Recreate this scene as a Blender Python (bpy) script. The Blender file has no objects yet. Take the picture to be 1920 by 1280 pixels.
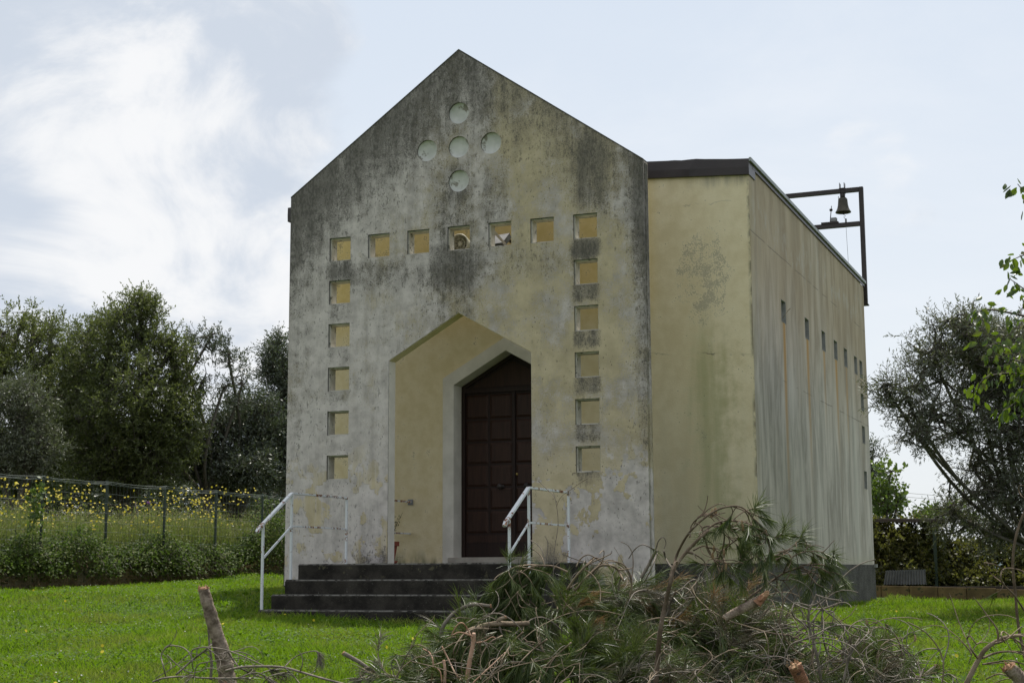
import bpy, bmesh, math, random
import numpy as np
from mathutils import Matrix, Vector, noise as mnoise

sc = bpy.context.scene
RNG = np.random.default_rng(7)
random.seed(7)

# ------------------------------------------------------------------ camera
CAM = np.array([7.90646, -17.69393, -0.10438])
CR = np.array([0.92669216, 0.37578946, -0.00489049])
CU = np.array([0.06095459, -0.1374473, 0.98863177])
CF = np.array([-0.37084521, 0.91645541, 0.15027743])
FPX = 2835.39
cd = bpy.data.cameras.new('camera'); cam = bpy.data.objects.new('camera', cd)
sc.collection.objects.link(cam)
cd.sensor_width = 36.0; cd.lens = FPX * 36 / 1920
cd.clip_start = 0.1; cd.clip_end = 5000
M = Matrix.Identity(4)
for i in range(3):
    M[i][0] = CR[i]; M[i][1] = CU[i]; M[i][2] = -CF[i]; M[i][3] = CAM[i]
cam.matrix_world = M
sc.camera = cam

# ------------------------------------------------------------------ sun / view
SUN_EL = math.radians(64); SUN_AZ = math.radians(-5)      # azimuth from +Y towards +X
sd = bpy.data.lights.new('sun', 'SUN'); sun = bpy.data.objects.new('sun', sd)
sc.collection.objects.link(sun)
sd.energy = 4.9; sd.angle = math.radians(0.6); sd.color = (1.0, 0.95, 0.86)
sv = Vector((math.sin(SUN_AZ) * math.cos(SUN_EL), math.cos(SUN_AZ) * math.cos(SUN_EL), math.sin(SUN_EL)))
sun.rotation_euler = sv.to_track_quat('Z', 'Y').to_euler()
sun.location = (0, 30, 60)
sc.view_settings.view_transform = 'Standard'; sc.view_settings.look = 'None'
sc.view_settings.exposure = 0.09; sc.view_settings.gamma = 1
sc.view_settings.use_curve_mapping = False


# ------------------------------------------------------------------ node helper
class V:
    """a socket (or number) in a node tree with arithmetic"""
    def __init__(s, t, sock): s.t = t; s.s = sock
    def _m(s, op, *a, clamp=False):
        n = s.t.nodes.new('ShaderNodeMath'); n.operation = op; n.use_clamp = clamp
        for i, x in enumerate((s,) + a):
            if isinstance(x, V): s.t.links.new(x.s, n.inputs[i])
            else: n.inputs[i].default_value = float(x)
        return V(s.t, n.outputs[0])
    def __add__(s, o): return s._m('ADD', o)
    __radd__ = __add__
    def __mul__(s, o): return s._m('MULTIPLY', o)
    __rmul__ = __mul__
    def __sub__(s, o): return s._m('SUBTRACT', o)
    def __rsub__(s, o): return (s * -1.0) + o
    def __truediv__(s, o): return s._m('DIVIDE', o)
    def abs(s): return s._m('ABSOLUTE')
    def max(s, o): return s._m('MAXIMUM', o)
    def min(s, o): return s._m('MINIMUM', o)
    def frac(s): return s._m('FRACT')
    def pow(s, o): return s._m('POWER', o)
    def clamp(s): return s._m('ADD', 0.0, clamp=True)
    def sm(s, a, b):      # smoothstep from a to b (a may be above b)
        n = s.t.nodes.new('ShaderNodeMapRange'); n.interpolation_type = 'SMOOTHSTEP'
        s.t.links.new(s.s, n.inputs['Value'])
        inv = a > b
        n.inputs['From Min'].default_value = min(a, b); n.inputs['From Max'].default_value = max(a, b)
        n.inputs['To Min'].default_value = 1.0 if inv else 0.0
        n.inputs['To Max'].default_value = 0.0 if inv else 1.0
        return V(s.t, n.outputs[0])


class Mat:
    def __init__(self, name):
        self.m = bpy.data.materials.new(name); self.m.use_nodes = True
        self.t = self.m.node_tree; self.t.nodes.clear()
        self.out = self.t.nodes.new('ShaderNodeOutputMaterial')
    def new(self, k): return self.t.nodes.new(k)
    def pos(self):
        g = self.new('ShaderNodeNewGeometry'); sp = self.new('ShaderNodeSeparateXYZ')
        self.t.links.new(g.outputs['Position'], sp.inputs[0])
        return [V(self.t, sp.outputs[i]) for i in range(3)]
    def objpos(self):
        g = self.new('ShaderNodeTexCoord'); sp = self.new('ShaderNodeSeparateXYZ')
        self.t.links.new(g.outputs['Object'], sp.inputs[0])
        return [V(self.t, sp.outputs[i]) for i in range(3)]
    def island(self):
        g = self.new('ShaderNodeNewGeometry'); return V(self.t, g.outputs['Random Per Island'])
    def objrand(self):
        g = self.new('ShaderNodeObjectInfo'); return V(self.t, g.outputs['Random'])
    def vec(self, x, y, z):
        n = self.new('ShaderNodeCombineXYZ')
        for i, a in enumerate((x, y, z)):
            if isinstance(a, V): self.t.links.new(a.s, n.inputs[i])
            else: n.inputs[i].default_value = a
        return V(self.t, n.outputs[0])
    def noise(self, v, scale=1, detail=4, rough=.55, dist=0.0):
        n = self.new('ShaderNodeTexNoise')
        self.t.links.new(v.s, n.inputs['Vector'])
        n.inputs['Scale'].default_value = scale; n.inputs['Detail'].default_value = detail
        n.inputs['Roughness'].default_value = rough; n.inputs['Distortion'].default_value = dist
        return V(self.t, n.outputs[0])
    def voro(self, v, scale=1, feature='F1', rnd=1.0):
        n = self.new('ShaderNodeTexVoronoi'); n.feature = feature
        self.t.links.new(v.s, n.inputs['Vector']); n.inputs['Scale'].default_value = scale
        n.inputs['Randomness'].default_value = rnd
        return V(self.t, n.outputs['Distance'])
    def mix(self, f, a, b):
        n = self.new('ShaderNodeMix'); n.data_type = 'RGBA'
        def put(x, i):
            if isinstance(x, V): self.t.links.new(x.s, n.inputs[i])
            elif isinstance(x, (int, float)): n.inputs[i].default_value = x
            else: n.inputs[i].default_value = (x[0], x[1], x[2], 1)
        put(f, 0); put(a, 6); put(b, 7)
        return V(self.t, n.outputs[2])
    def ramp(self, f, stops):
        n = self.new('ShaderNodeValToRGB'); self.t.links.new(f.s, n.inputs[0])
        cr = n.color_ramp
        while len(cr.elements) < len(stops): cr.elements.new(0.5)
        for e, (p, c) in zip(cr.elements, stops): e.position = p; e.color = (c[0], c[1], c[2], 1)
        return V(self.t, n.outputs[0])
    def finish(self, col, rough=.9, bump=None, bstr=.3, bdist=.01, metal=0.0, spec=.3, trans=0.0, transcol=None):
        b = self.new('ShaderNodeBsdfPrincipled')
        if isinstance(col, V): self.t.links.new(col.s, b.inputs['Base Color'])
        else: b.inputs['Base Color'].default_value = (*col, 1)
        if isinstance(rough, V): self.t.links.new(rough.s, b.inputs['Roughness'])
        else: b.inputs['Roughness'].default_value = rough
        b.inputs['Metallic'].default_value = metal
        b.inputs['Specular IOR Level'].default_value = spec
        if bump is not None:
            n = self.new('ShaderNodeBump'); n.inputs['Strength'].default_value = bstr
            n.inputs['Distance'].default_value = bdist
            self.t.links.new(bump.s, n.inputs['Height']); self.t.links.new(n.outputs[0], b.inputs['Normal'])
        o = b.outputs[0]
        if trans > 0:
            tr = self.new('ShaderNodeBsdfTranslucent')
            tc = transcol if transcol is not None else col
            if isinstance(tc, V): self.t.links.new(tc.s, tr.inputs[0])
            else: tr.inputs[0].default_value = (*tc, 1)
            mx = self.new('ShaderNodeMixShader'); mx.inputs[0].default_value = trans
            self.t.links.new(o, mx.inputs[1]); self.t.links.new(tr.outputs[0], mx.inputs[2]); o = mx.outputs[0]
        self.t.links.new(o, self.out.inputs['Surface'])
        return self.m


# ------------------------------------------------------------------ sky
def make_world():
    w = bpy.data.worlds.new('World'); sc.world = w; w.use_nodes = True
    t = w.node_tree; t.nodes.clear()
    g = Mat.__new__(Mat); g.t = t
    out = g.new('ShaderNodeOutputWorld'); bg = g.new('ShaderNodeBackground')
    sky = g.new('ShaderNodeTexSky'); sky.sky_type = 'NISHITA'; sky.sun_disc = False
    sky.sun_elevation = SUN_EL; sky.sun_rotation = SUN_AZ
    sky.air_density = 1.0; sky.dust_density = 2.0; sky.ozone_density = 1.0
    tc = g.new('ShaderNodeTexCoord'); sp = g.new('ShaderNodeSeparateXYZ')
    t.links.new(tc.outputs['Generated'], sp.inputs[0])
    x, y, z = [V(t, sp.outputs[i]) for i in range(3)]
    # position on a cloud deck overhead
    zz = z.max(0.0) + 0.22
    u = x / zz; v = y / zz
    P = g.vec(u, v, 0.0)
    n1 = g.noise(P, 0.9, 7, .55, .3)
    n2 = g.noise(g.vec(x * 1.0, y * 1.0, z * 1.6), 5.5, 6, .52, .2)
    # azimuth: the west side carries the cumulus, the east side is pale and clear
    az = (x * 0.927 + y * 0.376)            # >0 towards the right of the lane
    left = az.sm(-0.03, -0.17)
    dens = (n2 * 0.75 + n1 * 0.35 + left * 0.36 - 0.14 - z.sm(.22,.5)*.03)
    cl = dens.sm(0.50, 0.60)
    n3 = g.noise(g.vec(x, y, z * 1.5 + 0.02), 8.0, 8, .60, .5)
    n4 = g.noise(g.vec(x + .3, y, z * 1.7), 4.6, 4, .5, .15)
    ccol = g.mix((n3 * .62 + n4 * .50).sm(.50, .66), (5.9, 6.5, 7.4), (8.9, 8.95, 9.05))
    clear = g.mix(z.sm(0.0, 0.5), (8.5, 8.9, 9.3), (7.0, 7.8, 8.8))
    base = g.mix(0.18, clear, V(t, sky.outputs[0]))
    wisps = (g.noise(g.vec(x, y, z * 2.4), 3.6, 6, .6, .4)).sm(.45, .8)
    base = g.mix(wisps * .35, base, (8.9, 9.1, 9.4))
    col = g.mix(cl * .92, base, ccol)
    t.links.new(col.s, bg.inputs[0]); bg.inputs[1].default_value = 0.10
    t.links.new(bg.outputs[0], out.inputs[0])
make_world()


# ------------------------------------------------------------------ geometry helpers
COL = sc.collection
def ray(px, py): return CF * FPX + CR * (px - 960) - CU * (py - 640)
def at(px, py, D): return CAM + ray(px, py) / FPX * D
def onX(px, py, c): d = ray(px, py); return CAM + (c - CAM[0]) / d[0] * d
def onY(px, py, c): d = ray(px, py); return CAM + (c - CAM[1]) / d[1] * d

def tag(o, label=None, cat=None, group=None, kind=None):
    if label: o['label'] = label
    if cat: o['category'] = cat
    if group: o['group'] = group
    if kind: o['kind'] = kind
    return o
def thing(name, loc, label, cat, group=None):
    o = bpy.data.objects.new(name, None); COL.objects.link(o)
    o.location = Vector(tuple(float(a) for a in loc)); o.empty_display_size = .2
    return tag(o, label, cat, group)
def origin(o):
    v = Vector((0, 0, 0))
    while o is not None: v += o.location; o = o.parent
    return v
class MB:
    """collects faces given in world coordinates"""
    def __init__(s): s.v = []; s.f = []
    def add(s, vs, fs):
        k = len(s.v); s.v += [tuple(map(float, a)) for a in vs]; s.f += [tuple(i + k for i in f) for f in fs]; return s
    def box(s, a, b):
        (x0, y0, z0), (x1, y1, z1) = a, b
        return s.add([(x0,y0,z0),(x1,y0,z0),(x1,y1,z0),(x0,y1,z0),(x0,y0,z1),(x1,y0,z1),(x1,y1,z1),(x0,y1,z1)],
                     [(0,3,2,1),(4,5,6,7),(0,1,5,4),(1,2,6,5),(2,3,7,6),(3,0,4,7)])
    def bar(s, p, q, w, h, up=(0, 0, 1)):
        p = Vector(p); q = Vector(q); d = (q - p).normalized(); up = Vector(up)
        if abs(d.dot(up)) > .95: up = Vector((0, 1, 0))
        r = d.cross(up).normalized() * w / 2; u = r.cross(d).normalized() * h / 2
        vs = [c + a * r + b * u for c in (p, q) for a, b in ((-1,-1),(1,-1),(1,1),(-1,1))]
        return s.add(vs, [(0,1,2,3),(7,6,5,4),(0,4,5,1),(1,5,6,2),(2,6,7,3),(3,7,4,0)])
    def tube(s, pts, radii, n=6, cap=True, jitter=0.0):
        pts = np.asarray(pts, float); m = len(pts)
        if np.isscalar(radii): radii = [radii] * m
        tg = np.gradient(pts, axis=0); tg /= np.linalg.norm(tg, axis=1)[:, None] + 1e-9
        a = np.array([0, 0, 1.0]) if abs(tg[0][2]) < .9 else np.array([1.0, 0, 0])
        r = np.cross(tg[0], a); r /= np.linalg.norm(r)
        k = len(s.v)
        for i in range(m):
            r = r - tg[i] * (r @ tg[i]); r /= np.linalg.norm(r) + 1e-9; u = np.cross(tg[i], r)
            for j in range(n):
                an = 2 * math.pi * j / n; rr = radii[i] * (1 + (random.uniform(-jitter, jitter) if jitter else 0))
                s.v.append(tuple(pts[i] + rr * (math.cos(an) * r + math.sin(an) * u)))
        for i in range(m - 1):
            for j in range(n):
                b = k + i * n + j; c = k + i * n + (j + 1) % n
                s.f.append((b, c, c + n, b + n))
        if cap: s.f.append(tuple(k + j for j in reversed(range(n)))); s.f.append(tuple(k + (m - 1) * n + j for j in range(n)))
        return s
    def lathe(s, c, prof, n=24, axis='z'):
        k = len(s.v); c = np.array(c, float)
        for r, h in prof:
            for j in range(n):
                a = 2 * math.pi * j / n
                d = {'z': (r*math.cos(a), r*math.sin(a), h), 'y': (r*math.cos(a), h, r*math.sin(a))}[axis]
                s.v.append(tuple(c + np.array(d)))
        for i in range(len(prof) - 1):
            for j in range(n):
                b = k + i*n + j; e = k + i*n + (j+1) % n
                s.f.append((b, e, e+n, b+n) if axis == 'z' else (b, b+n, e+n, e))
        return s
    def prism(s, poly, y0, y1):      # polygon in x,z extruded along y
        n = len(poly); k = len(s.v)
        s.v += [(p[0], y0, p[1]) for p in poly] + [(p[0], y1, p[1]) for p in poly]
        s.f.append(tuple(k + i for i in range(n))); s.f.append(tuple(k + n + i for i in reversed(range(n))))
        for i in range(n): j = (i+1) % n; s.f.append((k+i, k+n+i, k+n+j, k+j))
        return s
    def build(s, name, mat, parent=None, smooth=False, loc=None, bevel=0.0, fix=True):
        org = origin(parent) if parent is not None else (Vector(loc) if loc is not None else Vector((0, 0, 0)))
        me = bpy.data.meshes.new(name)
        me.from_pydata([(a[0]-org.x, a[1]-org.y, a[2]-org.z) for a in s.v], [], s.f)
        if fix or bevel:
            bm = bmesh.new(); bm.from_mesh(me)
            if fix: bmesh.ops.recalc_face_normals(bm, faces=bm.faces)
            if bevel:
                bmesh.ops.bevel(bm, geom=bm.edges[:], offset=bevel, segments=2, affect='EDGES', clamp_overlap=True)
            bm.to_mesh(me); bm.free()
        me.materials.append(mat)
        if smooth: me.polygons.foreach_set('use_smooth', [True] * len(me.polygons))
        o = bpy.data.objects.new(name, me); COL.objects.link(o)
        if parent is not None: o.parent = parent
        elif loc is not None: o.location = org
        return o
def mesh_np(name, verts, faces, mat, parent=None, loc=None, smooth=False):
    """verts (n,3) world, faces (m,k) with constant k"""
    org = np.array(origin(parent)) if parent is not None else (np.array(loc, float) if loc is not None else np.zeros(3))
    verts = (np.asarray(verts) - org).astype(np.float32); m, k = faces.shape
    me = bpy.data.meshes.new(name)
    me.vertices.add(len(verts)); me.vertices.foreach_set('co', verts.ravel())
    me.loops.add(m * k); me.loops.foreach_set('vertex_index', faces.astype(np.int32).ravel())
    me.polygons.add(m)
    me.polygons.foreach_set('loop_start', np.arange(0, m * k, k, dtype=np.int32))
    me.polygons.foreach_set('loop_total', np.full(m, k, dtype=np.int32))
    if smooth: me.polygons.foreach_set('use_smooth', np.ones(m, bool))
    me.update(calc_edges=True); me.materials.append(mat)
    o = bpy.data.objects.new(name, me); COL.objects.link(o)
    if parent is not None: o.parent = parent
    elif loc is not None: o.location = Vector([float(a) for a in loc])
    return o
def flat_cut(name, outer, holes, thick, mat, parent, plane='xz', offset=0.0):
    """a slab with an outline and holes cut right through it, its front face on the given plane"""
    cu = bpy.data.curves.new('outline', 'CURVE'); cu.dimensions = '2D'; cu.fill_mode = 'BOTH'; cu.extrude = thick / 2
    for poly in [outer] + holes:
        sp = cu.splines.new('POLY'); sp.points.add(len(poly) - 1); sp.use_cyclic_u = True
        for p, q in zip(sp.points, poly): p.co = (q[0], q[1], 0, 1)
    tmp = bpy.data.objects.new('outline', cu); COL.objects.link(tmp)
    bpy.context.view_layer.update()
    me = bpy.data.meshes.new_from_object(tmp.evaluated_get(bpy.context.evaluated_depsgraph_get()))
    bpy.data.objects.remove(tmp); bpy.data.curves.remove(cu)
    org = origin(parent)
    for v in me.vertices:
        a, b, c = v.co
        if plane == 'xz': w = Vector((a, offset + thick / 2 - c, b))
        else: w = Vector((offset - thick / 2 + c, a, b))      # plane yz, front faces +x
        v.co = w - org
    bm = bmesh.new(); bm.from_mesh(me); bmesh.ops.remove_doubles(bm, verts=bm.verts, dist=1e-5)
    bmesh.ops.recalc_face_normals(bm, faces=bm.faces); bm.to_mesh(me); bm.free()
    me.name = name; me.materials.clear(); me.materials.append(mat)
    o = bpy.data.objects.new(name, me); COL.objects.link(o); o.parent = parent
    return o
def sq(x, z, s): return [(x, z - s), (x + s, z - s), (x + s, z), (x, z)]
def unit(a): return a / (np.linalg.norm(a, axis=-1, keepdims=True) + 1e-9)
def rvec(n, rng=RNG): return unit(rng.normal(size=(n, 3)))

# ------------------------------------------------------------------ ground heights
CTRL = np.array([
    (7.9,-17.7,-1.45),(2,-17,-1.35),(14,-14,-1.4),(3,-10,-.98),(6,-10,-1.02),(-1,-8,-.85),(0,-5,-.72),(4,-5,-.76),
    (-1.5,-2.6,-.67),(0,-2.6,-.68),(1.6,-2.6,-.69),(-2.6,0,-.37),(3.5,1.6,-.66),(3.5,6,-.70),(3.5,11,-.735),(3.3,13,-.66),(6,13,-.745),(12,12,-.78),
    (8,4,-.76),(8,-3,-.85),(12,-6,-1.1),(-5,0,-.37),(-9.1,2.2,-.355),(-9.1,11,-.16),(-9.1,16,-.1),(-6,-3,-.55),(-10,-4,-.5),
    (-5,6,-.30),(-5,12,-.2),(-8,-10,-.9),(0,14,-.4),(-15,5,-.1),(-15,15,.1),(0,25,-.2),(10,25,-.5),(-20,30,.3),(25,20,-.8),
    (50,60,-.6),(-60,60,.3),(0,80,-.3),(-60,-40,-1.),(50,-40,-1.5),(-25,-10,-.8),(25,-10,-1.3),(0,-40,-1.6)])
def gh(x, y):
    x = np.asarray(x, float); y = np.asarray(y, float)
    num = 0; den = 0
    for cx, cy, cz in CTRL:
        w = 1 / ((x-cx)**2 + (y-cy)**2 + .6)**1.6
        num = num + w * cz; den = den + w
    h = num / den
    return h + .018 * np.sin(x * 1.9 + .7 * y) + .015 * np.sin(y * 2.3 - x * .8)
def ghs(x, y): return float(gh(x, y))

# ------------------------------------------------------------------ materials
HW = 2.53; ZS = 4.993; ZA = 6.767; G = 1.637; XN = 3.491; YL = 11.05
WS = 0.322; WX = [-1.917 + .585 * i for i in range(7)]; WZ = [4.373 - .589 * i for i in range(6)]

def facade_mat():
    m = Mat('weathered_facade_plaster'); x, y, z = m.pos()
    fine = m.noise(m.vec(x, y, z), 55, 4, .7)
    grain = m.noise(m.vec(x, y, z), 130, 2, .6)
    med = m.noise(m.vec(x, y, z), 7, 8, .62)
    big = m.noise(m.vec(x, y, z * .8), 1.3, 5, .55)
    streak = m.noise(m.vec(x * 4.2, y, z * .55), 1.6, 6, .62, .3)
    streak2 = m.noise(m.vec(x * 11 + 7, y, z * .8), 1.0, 6, .7, .2)
    yel = m.mix(m.noise(m.vec(x, y, z), 3, 5, .6).sm(.3, .7), (.42, .35, .225), (.57, .48, .32))
    whi = m.mix(m.noise(m.vec(x + 9, y, z), 5, 6, .6).sm(.3, .7), (.39, .352, .325), (.63, .570, .53))
    # where the yellow paint is left
    bandx = x.sm(.15, .75) * x.sm(2.6, 1.9)
    ybias = bandx * .075 + x.sm(1.2, 2.5) * .01 - x.sm(-.2, -1.6) * .045 - z.sm(2.8, 4.2) * .01 - x.sm(1.15,1.7)*z.sm(1.3,.6)*.13 - x.sm(.1,-.4)*.02
    lowz = z.sm(1.75, .9)
    soft = (big * .55 + med * .30 + fine * .34 + streak * .12 + ybias - .15)
    ymask_up = (soft + (grain - .5) * .25).sm(.46, .60)
    sharp = (m.noise(m.vec(x, y, z * .85), 2.6, 8, .60, .25) * .8 + med * .25 + ybias * .9 + .005)
    ymask_lo = (sharp + x.sm(-.2, -.9) * .03).sm(.532, .545)
    ym = m.mix(lowz, ymask_up, ymask_lo)
    col = m.mix(ym, whi, yel)
    # pale lime washed streaks
    col = m.mix((streak2 * x.sm(1.2, -1.2)).sm(.42, .62) * .5, col, (.63, .575, .53))
    # black mould: from the rakes downward, in streaks, under each opening
    ax = x.abs()
    rake = (ZA - z) - ax * .705                       # height below the coping
    edge = rake.sm(1.9, 0.0) * (x.sm(.9, -.3) * .45 + .75)
    up = z.sm(2.2, 5.6)
    side = (x.sm(-1.75, -2.5) * .32 + x.sm(2.25, 2.52) * .55) * z.sm(-.2, 2.5)
    cx = x - 1.756; cx2 = x + 1.756
    inwin = (cx.abs().sm(.27, .12) + cx2.abs().sm(.26, .12)).min(1.0)
    ph = ((4.373 - WS - z) / .589)
    fr = ph.frac()
    under = inwin * fr.sm(.55, .25) * z.sm(.75, 1.15) * z.sm(4.2, 3.9) * (.45 + .55 * x.sm(-.5, .5))
    rowb = (z - 3.80).abs().sm(.42, .05) * ax.sm(2.2, 1.7) * .40
    cen = (x + .05).abs().sm(.50, .15) * (z - 3.9).abs().sm(1.6, .5) * .42
    circ = ((x - .0).abs().sm(.2, .05) * (z - 4.95).abs().sm(.35, .1) + (x - .52).abs().sm(.30, .1) * (z - 4.6).abs().sm(.75, .2) + (x - 1.8).abs().sm(.35,.12) * (z - 4.85).abs().sm(.7,.2)) * .42
    foot = (z.sm(.42, -.05)) * ((x + 1.12).abs().sm(.62, .1) + (x - 1.25).abs().sm(.6, .1)) * .95
    den = edge * .62 + up * .14 + side + under * .72 + rowb + cen + circ + foot * .7
    den = den * (.40 + streak * 1.05) + (streak - .5) * .32 + (big - .5) * .35 - bandx * .09
    dd = (den + (fine - .5) * 1.9 + (grain - .5) * 1.1 + (med - .5) * .9)
    mould = dd.sm(.34, .80)
    col = m.mix(mould * .66, col, (.068, .062, .055))
    haze_ = (den + (med - .5) * .5).sm(.15, .8)
    col = m.mix(haze_ * .58, col, (.165, .15, .132))
    fl_ = m.noise(m.vec(x, y, z * .5), 30, 3, .75)
    flk = (fl_ + (grain - .5) * .25 + den * .16 + (med - .5) * .35 + (streak2 - .5) * .45).sm(.61, .71)
    col = m.mix(flk * .56, col, (.075, .070, .062))
    lt = (m.noise(m.vec(x + 5, y + 2, z * .6), 34, 3, .75) + (med - .5) * .4 - den * .05).sm(.60, .70)
    col = m.mix(lt * .25 * (1 - lowz), col, m.mix(ym, (.62, .59, .54), (.60, .53, .34)))
    pits = m.voro(m.vec(x, y, z * .6), 26).sm(.20, .10) * m.noise(m.vec(x, y, z), 2.2, 4).sm(.46, .60)
    col = m.mix(pits * .75, col, (.055, .055, .05))
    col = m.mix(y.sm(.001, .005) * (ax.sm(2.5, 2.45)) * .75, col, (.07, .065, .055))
    h = fine * .5 + grain * .5 + ym * .9 - pits * .8 - flk * .5
    return m.finish(col, .95, h, .55, .012, spec=.15)

def nave_front_mat():
    m = Mat('yellow_nave_plaster'); x, y, z = m.pos()
    fine = m.noise(m.vec(x, y, z), 60, 3, .65); med = m.noise(m.vec(x, y, z), 6, 7, .6); big = m.noise(m.vec(x, y, z * .6), 1.1, 4)
    st = m.noise(m.vec(x * 5, y, z * .5), 1.3, 5, .6)
    col = m.mix((big * .5 + med * .5).sm(.35, .65), (.67, .56, .35), (.79, .685, .47))
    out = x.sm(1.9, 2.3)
    col = m.mix((1 - out) * .75, col, m.mix(med.sm(.3, .7), (.70, .575, .33), (.80, .68, .45)))  # richer yellow in the sheltered gap: unbleached paint, plus reflected light put into colour
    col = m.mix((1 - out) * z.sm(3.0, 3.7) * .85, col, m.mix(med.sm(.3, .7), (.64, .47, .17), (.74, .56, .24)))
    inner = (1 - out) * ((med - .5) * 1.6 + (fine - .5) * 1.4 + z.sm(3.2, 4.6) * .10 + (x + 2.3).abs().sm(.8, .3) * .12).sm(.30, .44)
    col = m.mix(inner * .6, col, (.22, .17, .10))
    moss = ((x - 2.9 + (med - .5) * .7 + (big - .5) * .6).abs().sm(.75, .0) * z.sm(4.4, 2.2) * (st * 1.2 + .15)) * out
    col = m.mix(moss.sm(.25, .9) * .55, col, (.30, .31, .12))
    lowg = z.sm(3.4, .0) * out * (st * .8 + .25)
    col = m.mix(lowg * .55, col, (.33, .32, .24))
    foot = z.sm(.25, .0) * (m.noise(m.vec(x * 3, y, z), 2, 4)).sm(.35, .65) * x.sm(1.9,1.2)
    col = m.mix(foot * .75, col, (.10, .11, .06))
    patch = 1.25 * (((x - 2.85) * (x - 2.85) * 2.4 + (z - 3.75) * (z - 3.75) * .9).sm(.75, .0) + ((x - 2.9).abs().sm(.5, .1) * (z - 2.75).abs().sm(.22, .02)) * .6 + ((x - 2.75).abs().sm(.3, .05) * (z - 1.7).abs().sm(.45, .1)) * .55) * out
    sp = (patch * .36 + (med - .5) * 1.5 + (fine - .5) * 1.3).sm(.36, .55)
    col = m.mix(sp * .50, col, (.22, .205, .165))
    col = m.mix((z.sm(4.75, 5.1) * (st + .1)).sm(.3, .8) * x.sm(2.5, 3.1) * .7, col, (.2, .19, .16))
    pits = m.voro(m.vec(x, y, z), 17).sm(.13, .07) * med.sm(.5, .6) * out
    col = m.mix(pits * .8, col, (.09, .085, .07))
    edge = x.sm(3.44, 3.49) * (m.noise(m.vec(x, y, z * .6), 5, 8, .75)).sm(.42, .58)
    col = m.mix(edge * .75, col, (.13, .12, .10))
    crack = (((z - 4.62 - x * .05) + (med - .5) * .22).abs().sm(.014, .004) + ((z - 2.9 + x * .06) + (med - .5) * .22).abs().sm(.014, .004)) * out * m.noise(m.vec(x, y, z), 3, 3).sm(.45, .6)
    col = m.mix(crack * .8, col, (.12, .11, .09))
    return m.finish(col, .93, fine + med * .3 - sp * .5, .4, .01, spec=.15)

def nave_side_mat(win):
    m = Mat('streaked_side_plaster'); x, y, z = m.pos()
    wob = (m.noise(m.vec(x, y, z), 1.2, 3) - .5) * .07
    yy = y + wob
    fine = m.noise(m.vec(x, y, z), 50, 3, .6)
    s1 = m.noise(m.vec(x, yy * .8, z * .20), 1.3, 7, .62, .5)
    s2 = m.noise(m.vec(x + 3, yy * 2.0, z * .45), 1.4, 8, .68, .4)
    s3 = m.noise(m.vec(x + 8, yy * 1.1, z * .22), 1.0, 5, .6)
    big = m.noise(m.vec(x, y, z), .8, 4)
    top = z.sm(1.6, 4.4)
    brown = m.mix(s2.sm(.3, .7), (.34, .265, .185), (.51, .415, .30))
    grey = m.mix(s2.sm(.34, .66), (.33, .30, .255), (.60, .545, .475))
    f = (top * 1.0 + (s1 - .5) * 1.5 + (big - .5) * .6).clamp()
    col = m.mix(f, grey, brown)
    col = m.mix((s1 * .6 + s2 * .4).sm(.52, .70) * .5, col, (.17, .15, .12))
    col = m.mix(s3.sm(.50, .70) * (1 - top) * .45, col, (.54, .515, .45))
    band = ((z + y * .0 - 4.55) + (big - .5) * 1.6).abs().sm(.35, .05) * m.noise(m.vec(x, y * 1.5, z), 3, 6, .65).sm(.48, .62)
    col = m.mix(band * .5, col, (.50, .46, .40))
    edge = y.sm(1.95, 1.64) * m.noise(m.vec(x, y, z * .6), 2, 4).sm(.3, .6)
    col = m.mix(edge * .35, col, (.40, .33, .20))
    # rust running out of the window sills
    for i, (wy, wz, L, s) in enumerate(win):
        c = wy + .17
        r = ((yy - c + (s2 - .5) * .10).abs().sm(.15, .01)) * s2.sm(.30, .52) * z.sm(wz - L, wz - .2) * z.sm(wz + .02, wz - .03)
        col = m.mix(r * s, col, (.46, .27, .10))
    for zc in (2.55, 4.35):
        cr = ((z - zc) + (m.noise(m.vec(x, y, z), 2, 3) - .5) * .05).abs().sm(.012, .003) * m.noise(m.vec(x, y, z), 1.2, 2).sm(.42, .55)
        col = m.mix(cr * .6, col, (.12, .11, .09))
    foot = z.sm(.25, .0)
    col = m.mix(foot * .4, col, (.44, .41, .30))
    return m.finish(col, .92, fine + s2 * .4, .35, .01, spec=.15)

def simple(name, a, b, scale=6, rough=.8, bump=.2, spec=.25, metal=0, speck=None, sscale=40, sthr=.62, bdist=.008, stretch=(1, 1, 1)):
    m = Mat(name); x, y, z = m.objpos(); P = m.vec(x * stretch[0], y * stretch[1], z * stretch[2])
    n = m.noise(P, scale, 6, .6); col = m.mix(n.sm(.3, .7), a, b)
    h = m.noise(P, scale * 6, 4, .65)
    if speck is not None:
        col = m.mix(m.noise(P, sscale, 5, .65).sm(sthr, sthr + .06), col, speck)
    return m.finish(col, rough, h, bump, bdist, metal, spec)

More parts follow.
